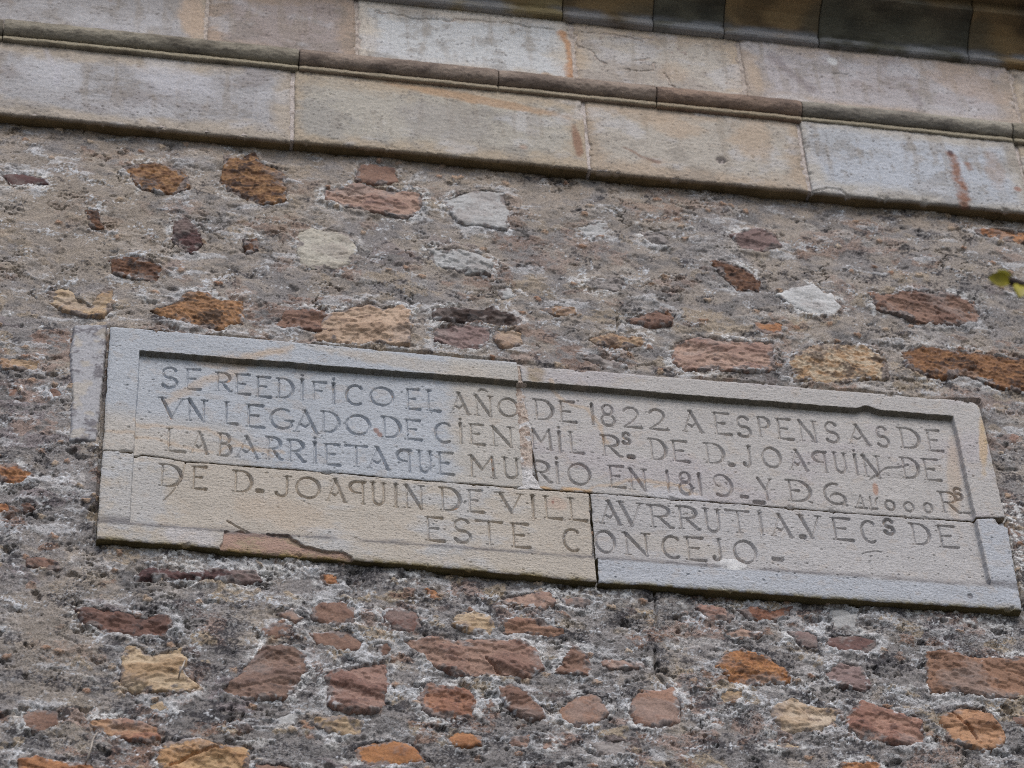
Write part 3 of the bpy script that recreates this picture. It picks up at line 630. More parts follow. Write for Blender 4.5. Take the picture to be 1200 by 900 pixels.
def plaque_surface(U, V, which):
    tex = fbm(U*85, V*185, 3, 51, .6); gr = fbm(U*210, V*330, 2, 52); lo = fbm(U*3, V*5, 3, 53); md = fbm(U*14, V*30, 4, 54, .55)
    b, r, t, l = quad_sdf(U, V, inner)
    w = .0016*fbm(U*60, V*60, 3, 55)+.0008*fbm(U*9, V*9, 2, 56)
    chip = .010*np.exp(-((U-P(1016,476,-PF)[0])/.018)**2)
    rt = sst(.0012, -.0012, t+w-chip); rr = sst(.0016, -.0016, r+w); rl = sst(.0016, -.0016, l+w)
    rb = sst(.002, -.007, b+w*1.5)
    rec = rt*rr*rl*rb
    H = PF-REC*rec+.0008*tex+.0005*gr+.0018*lo+.0010*md
    pc, pid = cells(U*62, V*100, 11)
    rr_ = .10+.22*((pid*37) % 1); H -= .0026*sst(rr_, rr_*.3, pc+.12*tex)*(pid > .88)*sst(-.3, .3, md+lo)
    L = np.zeros(U.shape); wear = .78+.30*fbm(U*11, V*11, 3, 57)
    for st, xa, xb, za, zb in LETTERS:
        m = (U > xa) & (U < xb) & (V > za) & (V < zb)
        if not m.any(): continue
        uu = U[m]+.0007*fbm(U[m]*80, V[m]*80, 2, 58); vv = V[m]+.0007*fbm(U[m]*80, V[m]*80, 2, 59)
        d = np.zeros(uu.shape)
        for q, ww in st: d = np.maximum(d, seg_dist(uu, vv, q, ww))
        L[m] = np.maximum(L[m], np.minimum(d*2.9, .0135))
    H -= L*np.clip(wear, .45, 1.15)
    # colours of the stone itself
    base = {'tl': C_GREY, 'tr': C_WARM, 'bl': C_TAN, 'br': C_LIL}[which]
    col = np.broadcast_to(base, U.shape+(3,)).copy()
    if which == 'tl':
        xb = P(524, 520, Y_PANEL)[0]+.012*lo+.006*md
        col = mix(col, C(162, 157, 150), .85*sst(-.02, .035, U-xb+.035*md+.02*lo)*sst(Z0+.30, Z0+.26, V+.0*U))
        tb = P(300, 548, -PF)[1]
        col = mix(col, C_TAN, .75*sst(.075, .0, V-(Z0-.010)+.02*lo)*sst(P(330,540,-PF)[0], P(230,540,-PF)[0], U+.06*md))
        for k, (pts, ww) in enumerate([([(200,470),(255,440),(340,412)], .016), ([(232,425),(270,428),(330,418)], .012), ([(160,498),(230,503),(330,530)], .008), ([(120,508),(170,515),(250,530)], .007), ([(258,530),(285,520),(320,536)], .006)]):
            col = mix(col, C_OR, .5*vein(U, V, pts, ww, k))
        col = mix(col, C_TAN, .6*blob(U, V, 480, 425, 120, 9, .08, s=3, Y=-PF))
        for cx, cy in ((441, 505), (445, 510)):
            col = mix(col, C(120, 84, 70), .7*blob(U, V, cx, cy, 4, 3.5, s=cx))
    if which == 'tr':
        col = mix(col, C(130, 112, 82), .7*blob(U, V, 628, 437, 14, 12, .2, s=5, Y=-PF))
        col = mix(col, C(150, 144, 148), .5*sst(-.1, .5, lo+.4*md))
        for k, (pts, ww) in enumerate([([(645,452),(660,468),(690,480),(705,505),(712,520)], .008), ([(768,570),(800,568),(815,580)], .006), ([(690,575),(740,562),(800,568)], .006)]):
            col = mix(col, C_OR, .6*vein(U, V, pts, ww, 10+k))
        col = mix(col, C(186, 150, 104), .7*vein(U, V, [(632,571),(665,573),(690,576)], .006, 15))
        col = mix(col, C_OR, .45*blob(U, V, 1118, 560, 10, 55, .18, s=6))
        col = mix(col, C(176, 150, 112), .6*blob(U, V, 1152, 520, 6, 40, .2, s=7, Y=-PF))
        col = mix(col, C(176, 176, 182), .5*blob(U, V, 795, 582, 45, 7, .08, s=8))
        col = mix(col, C(150, 112, 92), .7*blob(U, V, 1026, 572, 4, 9, .1, s=9))
        q = PP([(1020,562),(1034,552),(1040,548),(1052,548),(1064,545)], Y_PANEL)
        H = H-.004*sst(.004, .001, -seg_dist(U, V, q))
        H = H-.0022*blob(U, V, 1046, 566, 26, 16, 0, s=10, rough=.6)
    if which == 'bl':
        col = mix(col, C_GREY, .45*blob(U, V, 160, 585, 45, 56, 0, s=12, rough=.9))
        col = mix(col, C_GREY, .5*sst(.0, .5, lo+.5*md))
        col = mix(col, C_OR, .30*blob(U, V, 330, 600, 60, 18, .1, s=13))
        col = mix(col, C(168, 146, 132), .5*blob(U, V, 655, 590, 14, 8, 0, s=14))
        col = mix(col, C(120, 56, 46), .55*blob(U, V, 648, 588, 2, 2.5, 0, s=15))
        col = mix(col, C(172, 170, 174), .55*blob(U, V, 225, 628, 38, 14, .05, s=16, Y=-PF))
        d = poly_sdf(U+.006*md, V+.006*md, spall)
        sp_ = sst(.001, -.002, d)
        H = H-sp_*(.0065+.003*md)
        col = mix(col, C(150, 122, 110), .85*sp_); col = mix(col, C(142, 128, 108), .7*sp_*sst(-.1, .3, md+.5*tex))
        H = H-.006*sst(.0025, .0008, -seg_dist(U+.004*md+.001*tex, V+.004*md, PP([(268,604),(283,613),(300,622)], -PF)))
        H = H-.004*sst(.0022, .0007, -seg_dist(U+.002*md, V, PP([(217,541),(215,553),(212,562),(204,574),(192,586)], Y_PANEL)))
    if which == 'br':
        yb = 0
        col = mix(col, C_BLUE, .85*sst(.0, .014, b+.004*md))
        col = mix(col, C_BLUE, .8*sst(.0, .008, r+.004*md))
        col = mix(col, C_TAN, .45*blob(U, V, 790, 640, 70, 12, .08, s=18))
        dab = sst(.0015, -.0015, poly_sdf(U+.002*md, V+.002*md, PP([(832,661),(848,654),(862,654),(878,663),(864,670),(848,668)], -PF+.004)))
        H = np.where(dab > 0, np.maximum(H, (PF-.006)*dab+H*(1-dab)), H); col = mix(col, C(204, 202, 198), dab)
        col = mix(col, C(110, 108, 112), .75*blob(U, V, 1137, 698, 4, 3, 0, s=19, Y=-PF)); H = H-.003*blob(U, V, 1137, 698, 4, 3, 0, s=19, Y=-PF)
        H = H-.003*vein(U, V, [(1008,648),(1022,645),(1030,647)], .002, 31)
    col = 1.05*col*(1+.10*tex[..., None]+.05*md[..., None]+.06*lo[..., None])
    # shade on the underside of the frame's top edge, painted into the colour
    lip_shade = sst(-.003, -.0005, t+w-chip)*sst(.0035, .001, t+w-chip)*rl*rr
    col = mix(col, C(74, 68, 50)*(1+.3*md[..., None]), .8*lip_shade)
    # grime that has settled along the foot of the sunk panel, and dark specks
    grime = sst(-.024, -.004, b+.005*md)*sst(.012, .003, b+.003*tex)*sst(-.7, .1, fbm(U*7, V*9, 3, 61)+.4*md+.1)
    col = mix(col, C(92, 89, 92), .72*grime)
    pk, kid = cells(U*75, V*105, 12)
    col = mix(col, C(96, 88, 88), .5*sst(.22, .10, pk+.1*tex)*(kid > .90))
    col = mix(col, C_OR*.95, .16*sst(.28, .5, fbm(U*24, V*34, 3, 62)+.3*fbm(U*3, V*3, 2, 63)))
    return H, col
def slab(which, corners, nx, ny, top_edge, bottom_edge):
    """corners bottom-left, bottom-right, top-right, top-left; edges: polylines along the joints (photo points)"""
    def edge(pts, n):
        q = np.array([P(p[0], p[1], Y_PANEL if len(p) == 3 else -PF) for p in pts]); s = np.concatenate([[0], np.cumsum(np.hypot(*np.diff(q, axis=0).T))]); s /= s[-1]
        t = np.linspace(0, 1, n); return np.stack([np.interp(t, s, q[:, 0]), np.interp(t, s, q[:, 1])], -1)
    B = edge(bottom_edge, nx); Tp = edge(top_edge, nx)
    t = np.linspace(0, 1, ny)[:, None, None]
    G = B[None]*(1-t)+Tp[None]*t
    U, V = G[..., 0], G[..., 1]
    k = {'tl': 1, 'tr': 2, 'bl': 3, 'br': 4}[which]
    # worn, slightly wandering edges
    s = np.linspace(0, 1, nx)[None]; tt = t[..., 0]
    def wob(x, z, sd): return .0016*fbm(x*14, z*14, 3, sd)+.0011*fbm(x*70, z*70, 3, sd+1)
    wob_v = wob(U, V, 80+k)*(np.exp(-tt*ny/8)+np.exp(-(1-tt)*ny/8))
    wob_u = wob(U, V, 90+k)*(np.exp(-s*nx/8)+np.exp(-(1-s)*nx/8))
    U = U+wob_u; V = V+wob_v
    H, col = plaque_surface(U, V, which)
    hx = (U[0, -1]-U[0, 0]); hz = (V[-1, 0]-V[0, 0])
    dB, dT, dL, dR = tt*hz+0*s, (1-tt)*hz+0*s, s*hx+0*tt, (1-s)*hx+0*tt
    outer = {'tl': (dT, dL), 'tr': (dT, dR), 'bl': (dB, dL), 'br': (dB, dR)}[which]
    joint = {'tl': (dB, dR), 'tr': (dB, dL), 'bl': (dT, dR), 'br': (dT, dL)}[which]
    n = fbm(U*22, V*22, 4, 95, .6)
    for d in outer:
        H = H-.0035*np.exp(-d/.0028)-.010*sst(.35, .6, n)*np.exp(-d/.006)
    for d in joint:
        H = H-.0018*np.exp(-d/.0016)-.005*sst(.3, .6, n)*np.exp(-d/.005)
    if which == 'tr':                        # broken corner
        d = np.hypot(dT, dR); H = H-.012*np.exp(-d/.010)
    if which == 'br':
        d = np.hypot(dT, dR); H = H-.016*sst(.030, .012, d+.01*n)
    lich = np.exp(-outer[0]/.005)*sst(-.35, .2, n) if which in ('bl', 'br') else np.exp(-outer[1]/.004)*sst(.0, .4, n)*(which == 'tr')
    col = mix(col, C_LICH, .75*np.clip(lich, 0, 1))
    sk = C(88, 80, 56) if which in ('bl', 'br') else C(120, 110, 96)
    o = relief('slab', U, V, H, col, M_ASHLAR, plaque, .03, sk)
    return o
SX, SZ = .00105, .0013
o = slab('tl', None, int(.95/SX), int(.31/SZ), [(129.5,381.5),(300,396),(606,424)], [(120.5,527),(161,529),(166,532.5,1),(195,536,1),(217,540,1),(320,547.5,1),(460,559.5,1),(613,571.5,1)]); o['label'] = 'upper left slab of bluish grey stone'
o = slab('tr', None, int(1.06/SX), int(.31/SZ), [(609.5,427.5),(850,446),(1000,458),(1147,470)], [(633,572,1),(692,576.5,1),(1000,600.5,1),(1138,610.5,1),(1144,606),(1178,605.5)]); o['label'] = 'upper right slab of warm grey stone'
o = slab('bl', None, int(1.11/SX), int(.32/SZ), [(120,528.2),(161,530.2),(166,533.6,1),(195,537.1,1),(217,541.1,1),(320,548.6,1),(460,560.6,1),(613,572.6,1),(690,577.8,1)], [(113.5,630),(300,645),(500,662.5),(699,680.5)]); o['label'] = 'lower left slab of tan stone with a broken lower edge'
o = slab('br', None, int(.97/SX), int(.32/SZ), [(692.4,577.7,1),(1000,601.6,1),(1138,611.6,1),(1144,607.6),(1179,607.6)], [(702.5,681.3),(850,691.5),(1000,702),(1198,714)]); o['label'] = 'lower right slab of grey stone'
# the mortar in the joint between the two upper slabs
def joint_fill():
    q = lambda a: np.array([P(p[0], p[1], Y_PANEL if len(p) == 3 else -PF) for p in a])
    L = q([(612,572.2,1),(611,545,1),(609,500,1),(607,468,1),(606.6,425.5)]); R = q([(630,572.6,1),(620,552,1),(619,500,1),(616,468,1),(611,427)])
    ny, nx = 240, 26
    t = np.linspace(0, 1, ny); tk = np.linspace(0, 1, len(L))
    def ip(q): return np.stack([np.interp(t, tk, q[:, 0]), np.interp(t, tk, q[:, 1])], -1)
    a, b = ip(L), ip(R); s = np.linspace(-.3, 1.5, nx)[None, :, None]
    G = a[:, None]*(1-s)+b[:, None]*s; U, V = G[..., 0], G[..., 1]
    n = fbm(U*70, V*70, 4, 99, .6); b_, r, tt, l = quad_sdf(U, V, inner)
    face = np.where(tt < -.0015, PF-REC-.001, PF-.004)
    ss = np.linspace(-1, 1, nx)[None]
    H = face+.0030*n-.003*ss**4
    low = sst(P(612, 535, -PF)[1], P(612, 545, -PF)[1], V)
    col = mix(mix(np.broadcast_to(C(164, 152, 143), U.shape+(3,)), C(128, 112, 102), sst(-.1, .5, n)), C(178, 176, 176), np.maximum(low, sst(.25, .5, fbm(U*40, V*40, 3, 98))))
    relief('joint_mortar', U, V, H, col, M_MORTAR, plaque, .02)
joint_fill()

# ------------------------------------------------------------------ dressed stone courses above the rubble
def ashlar(name, parent, xl, xr, z0, z1, front, seed, cols, fn=None, step=(.0024, .0028), lab=None, back=.3, under=None):
    nx = max(8, int((xr-xl)/step[0])); nz = max(8, int((z1-z0)/step[1]))
    s = np.linspace(0, 1, nx); t = np.linspace(0, 1, nz)
    S, Tt = np.meshgrid(s, t)
    U = xl+(xr-xl)*S; V = z0+(z1-z0)*Tt
    wob = lambda x, z, k: .0022*fbm(x*9, z*9, 3, k)+.0014*fbm(x*50, z*50, 3, k+1)
    V = V+wob(U, V, seed)*np.exp(-Tt*nz/8); U = U+wob(U, V, seed+3)*(np.exp(-S*nx/8)+np.exp(-(1-S)*nx/8))
    tex = fbm(U*70, V*130, 3, seed+5, .6); lo = fbm(U*3.5, V*6, 4, seed+6); md = fbm(U*16, V*26, 4, seed+7, .6); n = fbm(U*20, V*20, 4, seed+8, .6)
    H = front+.0012*tex+.0022*lo+.0014*md
    pc, pid = cells(U*60, V*95, seed % 17)
    rr_ = .10+.2*((pid*37) % 1); H -= .0024*sst(rr_, rr_*.3, pc+.12*tex)*(pid > .7)*sst(-.3, .3, md+lo)
    dB, dT, dL, dR = U*0+Tt*(z1-z0), (1-Tt)*(z1-z0), S*(xr-xl), (1-S)*(xr-xl)
    for d in (dB, dL, dR):
        H = H-.0035*np.exp(-d/.003)-.007*sst(.22, .5, n)*np.exp(-d/.010)
    base, edge, stain = [soften(C(*c), .22)/.93 for c in cols]
    col = mix(np.broadcast_to(base, U.shape+(3,)), stain, .8*sst(.0, .5, lo+.5*md))
    ed = np.minimum(np.minimum(dL, dR), np.minimum(dB, dT))
    col = mix(col, edge, .8*sst(.055, .010, ed+.05*lo+.02*md))
    soil = sst(.16, .34, fbm(U*6, V*8, 5, seed+11, .65)+.3*md+.15*tex); col = mix(col, C(122, 116, 110), .42*soil); col = mix(col, C(178, 178, 182), .4*sst(.12, .45, fbm(U*5, V*8, 4, seed+13, .6)+.2*md))
    drip = sst(.12, .45, fbm(U*26, V*4, 3, seed+12)+.25*md)*sst(.0, .12, dB); col = mix(col, C(130, 120, 108), .35*drip)
    col = col*(1+.10*tex[..., None]+.05*md[..., None])
    pk, kid = cells(U*85, V*110, seed % 13+2)
    col = mix(col, C(84, 78, 76), .7*sst(.30, .14, pk+.14*tex)*(kid > .68)*sst(-.35, .2, md+.4*lo))
    if fn is not None: H, col = fn(U, V, H, col, md, n)
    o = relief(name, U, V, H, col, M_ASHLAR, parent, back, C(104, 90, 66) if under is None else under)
    if lab: o['label'] = lab
    return o
def joint_bed(parent, x0, x1, z0, z1, h, colr, seed):
    U, V = np.meshgrid(np.arange(x0, x1, .006), np.arange(z0, z1, .004))
    n = fbm(U*60, V*60, 4, seed, .6)
    relief('joint_mortar', U, V, h+.003*n, mix(np.broadcast_to(C(*colr), U.shape+(3,)), C(138, 128, 122), sst(-.2, .5, n)), M_MORTAR, parent, .3)

A0, A1 = Z0+.949, Z0+1.207                    # lower plain course
FACE[0] = -.03
arch = empty('ashlar_course', (0, -.02, A0), 'lower course of long dressed sandstone blocks jutting over the rubble below the roll moulding', 'stone course')
def fn_rust(U, V, H, col, md, n):
    st = vein(U, V, [(1113,183),(1121,205),(1127,232),(1129,246)], .017, 40); st = np.maximum(st, .8*vein(U, V, [(1131,193),(1136,200)], .010, 41))
    col = mix(col, C(128, 94, 78), .9*st*sst(-.9, .1, md)); col = mix(col, C(70, 44, 44), .8*blob(U, V, 1113, 181, 5, 5, 0, s=42))
    col = mix(col, C(150, 128, 112), .4*blob(U, V, 1165, 200, 14, 30, 0, s=43))
    col = mix(col, C(138, 104, 92), .8*blob(U, V, 1192, 224, 6, 4, 0, s=44))
    d = -seg_dist(U, V, PP([(950,226),(970,222),(985,224),(992,230)], -.03)); H = H-.006*sst(.003, .001, d)
    return H, col
def fn_b3(U, V, H, col, md, n):
    col = mix(col, C_OR, .6*blob(U, V, 790, 150, 40, 16, .1, s=45)); col = mix(col, C_OR, .6*blob(U, V, 880, 165, 30, 30, .5, s=46))
    col = mix(col, C(70, 64, 66), .8*blob(U, V, 845, 188, 7, 5, 0, s=47)); H = H-.004*blob(U, V, 845, 188, 7, 5, 0, s=47)
    col = mix(col, C(120, 96, 84), .7*vein(U, V, [(732,173),(748,184),(772,191)], .007, 48))
    return H, col
def fn_b1(U, V, H, col, md, n):
    col = mix(col, C(172, 172, 176), .6*blob(U, V, 60, 85, 50, 24, .1, s=50)); col = mix(col, C(176, 176, 182), .5*blob(U, V, 205, 95, 60, 22, .1, s=51))
    col = mix(col, C(168, 166, 172), .5*vein(U, V, [(55,60),(62,78),(68,98)], .012, 52))
    return H, col
def fn_b2(U, V, H, col, md, n):
    col = mix(col, C(140, 136, 134), .45*blob(U, V, 520, 145, 70, 30, .1, s=54)); col = mix(col, C(162, 132, 104), .65*blob(U, V, 560, 118, 130, 7, .1, s=55))
    col = mix(col, C(132, 102, 86), .8*blob(U, V, 676, 168, 7, 26, -.1, s=56)); col = mix(col, C(152, 132, 120), .7*blob(U, V, 613, 174, 7, 4, 0, s=57))
    return H, col
LIL = ((154, 152, 154), (164, 150, 132), (138, 132, 132)); BUFF = ((162, 156, 145), (164, 146, 122), (146, 142, 136))
PNKB = ((166, 158, 147), (164, 144, 122), (156, 146, 134)); PALE = ((164, 169, 178), (168, 160, 148), (154, 156, 160))
xs = [-4.5, -3.6, -2.75, -2.02, -1.335, -.6007, .1171, .6637, 1.2274, 1.95, 2.7, 3.6, 4.5]
for k, (c, fn, lab) in enumerate([(BUFF, None, ''), (PNKB, None, ''), (LIL, None, ''), (BUFF, None, ''), (LIL, fn_b1, 'grey lilac block at the left'), (BUFF, fn_b2, 'buff speckled block'), (PNKB, fn_b3, 'buff block with orange stains'), (PALE, fn_rust, 'pale block with a rust streak'), (BUFF, None, ''), (LIL, None, ''), (BUFF, None, ''), (PNKB, None, '')]):
    k -= 2; dz = [0, 0, .002, .004, .002, 0, -.003, .002, 0, 0, 0, 0][k]; fr = .030+[0, .002, .001, .004, .002, .006, .004, 0, .002, 0, .001, .003][k]
    st = (.0024, .0028) if 2 <= k <= 6 else (.01, .01); k += 2
    ashlar('ashlar_block', arch, xs[k]+.0045, xs[k+1]-.0045, A0+dz, A1, fr, 260+20*k, c, fn, st, lab)
joint_bed(arch, -4.49, 4.49, A0+.006, A1, .028, (176, 168, 164), 401)

R0, R1 = A1-.005, Z0+1.274
roll = empty('roll_moulding', (0, -.04, R0), 'projecting rounded moulding with a narrow fillet running between two ashlar courses', 'moulding')
def roll_profile():
    p = [(.00, R0+.001), (.030, R0+.001), (.041, R0+.002), (.043, R0+.004), (.043, R0+.012), (.041, R0+.0145), (.030, R0+.0165)]
    for a in np.radians(np.linspace(-72, 88, 26)):
        p.append((.034+.026*max(math.cos(a), 0), R0+.043+.027*math.sin(a)))
    p += [(.028, R0+.0705), (.016, R0+.072), (.0, R0+.073)]
    return np.array(p)
RP = roll_profile()
def roll_piece(xl, xr, seed, cols, st, dy=0, dz=0):
    d = np.hypot(*np.diff(RP, axis=0).T); s = np.concatenate([[0], np.cumsum(d)])
    m = max(60, int(s[-1]/.0022)) if st < .004 else 60
    tt = np.linspace(0, s[-1], m); py = np.interp(tt, s, RP[:, 0]); pz = np.interp(tt, s, RP[:, 1])
    x = np.linspace(xl, xr, max(6, int((xr-xl)/st)))
    U, PY = np.meshgrid(x, py); _, PZ = np.meshgrid(x, pz)
    n = fbm(U*18, PZ*50, 4, seed, .6); g2 = fbm(U*90, PZ*160, 3, seed+2, .6); lo = fbm(U*4, PZ*8, 3, seed+4)
    de = np.minimum(U-xl, xr-U)
    off = .0020*n+.0012*g2-.002*np.exp(-de/.003)+dy
    w = sst(.005, .03, PY)
    Yv = PY+off*w; Zv = PZ+dz*w+.0012*lo*w
    base, stn, drk = [C(*c) for c in cols]
    col = mix(np.broadcast_to(base, U.shape+(3,)), stn, sst(-.2, .5, lo+.5*n)); col = mix(col, drk, .35*sst(.0, .5, n+.5*g2))
    col = mix(col, C(164, 154, 132), .6*sst(.0005, .0025, PZ-R0)*sst(.0155, .0135, PZ-R0)*sst(.036, .040, PY))
    f = grid_faces(*U.shape)[:, :, ::-1].reshape(-1, 4)
    co = np.stack([U, -Yv, Zv], -1).reshape(-1, 3)
    # ends closed by fans back to the core
    nx = U.shape[1]; extra = []; base_i = len(co)
    ends = np.array([[xl, .0, (R0+R1)/2], [xr, .0, (R0+R1)/2]]); co = np.concatenate([co, ends])
    cc = np.concatenate([col.reshape(-1, 3), np.tile(drk, (2, 1))])
    for r in range(m-1):
        extra.append((base_i, r*nx, (r+1)*nx, (r+1)*nx)); extra.append((base_i+1, (r+1)*nx+nx-1, r*nx+nx-1, r*nx+nx-1))
    me_f = [tuple(q) for q in f[:, ::-1]]
    tri = [e[:3] for e in extra]
    me = bpy.data.meshes.new('moulding_stone'); me.from_pydata((co-np.array(roll.location)).tolist(), [], me_f+tri); me.update()
    a = me.attributes.new('col', 'FLOAT_COLOR', 'POINT'); c4 = np.full((len(co), 4), .3, np.float32); c4[:, :3] = cc; a.data.foreach_set('color', c4.ravel())
    me.polygons.foreach_set('use_smooth', np.array([True]*len(me_f)+[False]*len(tri))); me.materials.append(M_ASHLAR)
    link(bpy.data.objects.new('moulding_stone', me), roll)
xr_ = [-4.5, -3.9, -3.2, -2.6, -1.9, -1.30, -.588, -.0968, .3007, .6712, 1.2197, 1.9, 2.6, 3.2, 3.9, 4.5]
GRN = ((136, 130, 118), (112, 106, 96), (70, 66, 62)); BRN = ((138, 125, 115), (114, 102, 94), (70, 62, 60)); RBR = ((134, 116, 104), (110, 96, 88), (68, 58, 56)); PGR = ((142, 137, 127), (118, 113, 106), (74, 70, 67))
for k, c in enumerate([BRN, GRN, GRN, GRN, GRN, GRN, BRN, BRN, RBR, PGR, GRN, BRN, GRN, BRN, GRN]):
    roll_piece(xr_[k]+.0012, xr_[k+1]-.0012, 473+9*k, c, .0028 if 5 <= k <= 10 else .02, [0, 0, 0, 0, 0, 0, .002, 0, .002, -.001, .001, 0, 0, 0, 0][k], [0, 0, 0, 0, 0, .002, 0, .001, -.001, .002, 0, 0, 0, 0, 0][k])

B0, B1 = R1-.006, Z0+1.522
FACE[0] = -.02
frz = empty('frieze_course', (0, -.01, B0), 'upper course of pale dressed blocks between the roll moulding and the dark cornice', 'stone course')
def fn_u4(U, V, H, col, md, n):
    for pts in ([(674,40),(676,52),(690,60),(704,70),(711,74)], [(735,80),(748,84),(764,83),(767,72)], [(744,70),(760,68)], [(778,85),(784,95),(792,102)], [(680,36),(720,40),(765,46)]):
        H = H-.009*sst(.0026, .0008, -seg_dist(U+.012*md, V+.012*md, PP(pts, -.02)))
    col = mix(col, C_OR, .4*blob(U, V, 790, 85, 25, 18, 0, s=60))
    return H, col
def fn_u3(U, V, H, col, md, n):
    col = mix(col, C(168, 128, 96), .85*vein(U, V, [(657,38),(666,55),(668,80),(672,98)], .014, 62)); col = mix(col, C(166, 142, 120), .7*blob(U, V, 640, 88, 8, 5, 0, s=63))
    d = -seg_dist(U+.004*md, V+.016*md, PP([(440,12),(480,20),(520,22),(560,24),(600,28),(650,34)], -.02)); H = H-.006*sst(.0035, .001, d)
    return H, col
def fn_u5(U, V, H, col, md, n):
    col = mix(col, C(206, 210, 214), .95*blob(U, V, 976, 72, 8, 6, .2, s=65, rough=.6))
    col = mix(col, C(164, 146, 132), .5*blob(U, V, 1130, 95, 70, 26, .3, s=66)); col = mix(col, C(128, 120, 122), .6*vein(U, V, [(905,68),(930,88),(950,105)], .02, 67))
    col = mix(col, C(130, 124, 128), .55*vein(U, V, [(1065,105),(1080,122)], .012, 68)); col = mix(col, C(166, 150, 134), .6*blob(U, V, 885, 90, 10, 26, -.2, s=69))
    for pts in ([(975,86),(994,87),(995,97)],): H = H-.004*sst(.0025, .001, -seg_dist(U, V, PP(pts, -.02)))
    return H, col
def fn_u1(U, V, H, col, md, n):
    col = mix(col, C(168, 150, 134), .85*blob(U, V, 226, 18, 20, 40, -.1, s=71)); col = mix(col, C(142, 108, 90), .8*blob(U, V, 245, 20, 4, 34, 0, s=72))
    return H, col
xu = [-4.5, -3.7, -2.9, -2.2, -1.60, -.8135, -.4413, .1075, .5437, 1.262, 1.95, 2.7, 3.6, 4.5]
U1 = ((150, 147, 148), (160, 146, 126), (136, 128, 126)); U2 = ((150, 138, 134), (160, 138, 118), (132, 118, 112)); U3 = ((178, 180, 182), (182, 170, 154), (166, 166, 166)); U4 = ((170, 162, 152), (174, 154, 130), (150, 140, 132)); U5 = ((162, 156, 158), (168, 150, 132), (148, 138, 138))
for k, (c, fn, lab) in enumerate([(U4, None, ''), (U5, None, ''), (U1, None, ''), (U2, None, ''), (U1, fn_u1, ''), (U2, None, 'mauve grey block'), (U3, fn_u3, 'bluish white block'), (U4, fn_u4, 'cracked cream block'), (U5, fn_u5, 'lilac grey block with a white fleck'), (U4, None, ''), (U2, None, ''), (U5, None, ''), (U1, None, '')]):
    st = (.0028, .0028) if 4 <= k <= 8 else (.012, .012)
    ashlar('ashlar_block', frz, xu[k]+.004, xu[k+1]-.004, B0, B1, .018+[0, 0, 0, 0, 0, .002, .001, -.001, .003, 0, 0, 0, 0][k], 560+20*k, c, fn, st, lab)
joint_bed(frz, -4.49, 4.49, B0, B1, .0152, (172, 162, 154), 402)

# ------------------------------------------------------------------ the cornice
Z1 = B1
corn = empty('cornice', (0, -.1, Z1), 'dark stained stone cornice jutting out above the pale frieze blocks', 'cornice')
CP = np.array([(-.25, .0), (.022, .0), (.034, .002), (.038, .006), (.038, .022), (.034, .027), (.036, .030), (.042, .036), (.052, .050), (.070, .068), (.094, .082), (.120, .090),
               (.124, .092), (.124, .118), (.128, .122), (.150, .125), (.170, .127), (.174, .129), (.176, .170), (.180, .176), (.190, .190), (.204, .208), (.210, .214), (.210, .240), (.14, .252), (-.25, .262)])
def cornice_block(xl, xr, seed, cols, st):
    d = np.hypot(*np.diff(CP, axis=0).T); s = np.concatenate([[0], np.cumsum(d)])
    m = 300 if st < .006 else 90
    tt = np.unique(np.concatenate([np.linspace(0, s[-1], m), s])); m = len(tt)
    py = np.interp(tt, s, CP[:, 0]); pz = np.interp(tt, s, CP[:, 1])
    x = np.linspace(xl, xr, max(6, int((xr-xl)/st)))
    U, PY = np.meshgrid(x, py); PZ = np.meshgrid(x, pz)[1]; K = np.meshgrid(x, tt)[1]
    n = fbm(U*14, K*40, 4, seed, .6); lo = fbm(U*5, K*6, 3, seed+3); g2 = fbm(U*60, K*120, 3, seed+5)
    de = np.minimum(U-xl, xr-U); w = sst(.0, .03, PY)
    Yv = PY+(.0016*n+.0008*g2-.003*np.exp(-de/.004))*w
    base, stn, drk = [.55*C(*c)+.45*m_ for c, m_ in zip(cols, (C(98, 90, 72), C(76, 68, 56), C(46, 44, 40)))]
    col = mix(np.broadcast_to(base, U.shape+(3,)), stn, sst(-.15, .4, lo+.3*n)); big = fbm(U*2.6, K*3, 3, 901); col = 1.35*mix(mix(col, C(104, 84, 56), .65*sst(.0, .3, big)), C(62, 64, 58), .6*sst(-.05, -.35, big)); col = mix(col, drk, .45*sst(.0, .5, fbm(U*6, K*8, 3, seed+8, .5)))
    col = mix(col, C(140, 142, 146), .8*sst(.045, .036, PY)*sst(-.4, .2, lo+.3*n))
    f = grid_faces(*U.shape).reshape(-1, 4)
    co = np.stack([U, -Yv, Z1+PZ], -1).reshape(-1, 3)
    nx = U.shape[1]; l = [r*nx for r in range(m)]; r = [q*nx+nx-1 for q in range(m)][::-1]
    me = bpy.data.meshes.new('cornice_block')
    me.from_pydata((co-np.array(corn.location)).tolist(), [], [tuple(q) for q in f]+[tuple(l[::-1]), tuple(r[::-1])]); me.update()
    a = me.attributes.new('col', 'FLOAT_COLOR', 'POINT'); c4 = np.full((len(co), 4), .3, np.float32); c4[:, :3] = col.reshape(-1, 3); a.data.foreach_set('color', c4.ravel())
    me.materials.append(M_ASHLAR)
    link(bpy.data.objects.new('cornice_block', me), corn)
xc = [-4.5, -3.6, -2.8, -2.0, -1.25, -.45, .085, .32, .505, .755, 1.155, 1.75, 2.6, 3.5, 4.5]
CB = ((124, 100, 68), (96, 76, 54), (54, 48, 40)); CG = ((84, 84, 76), (66, 66, 60), (40, 42, 40)); CL = ((128, 114, 80), (98, 84, 58), (56, 50, 42))
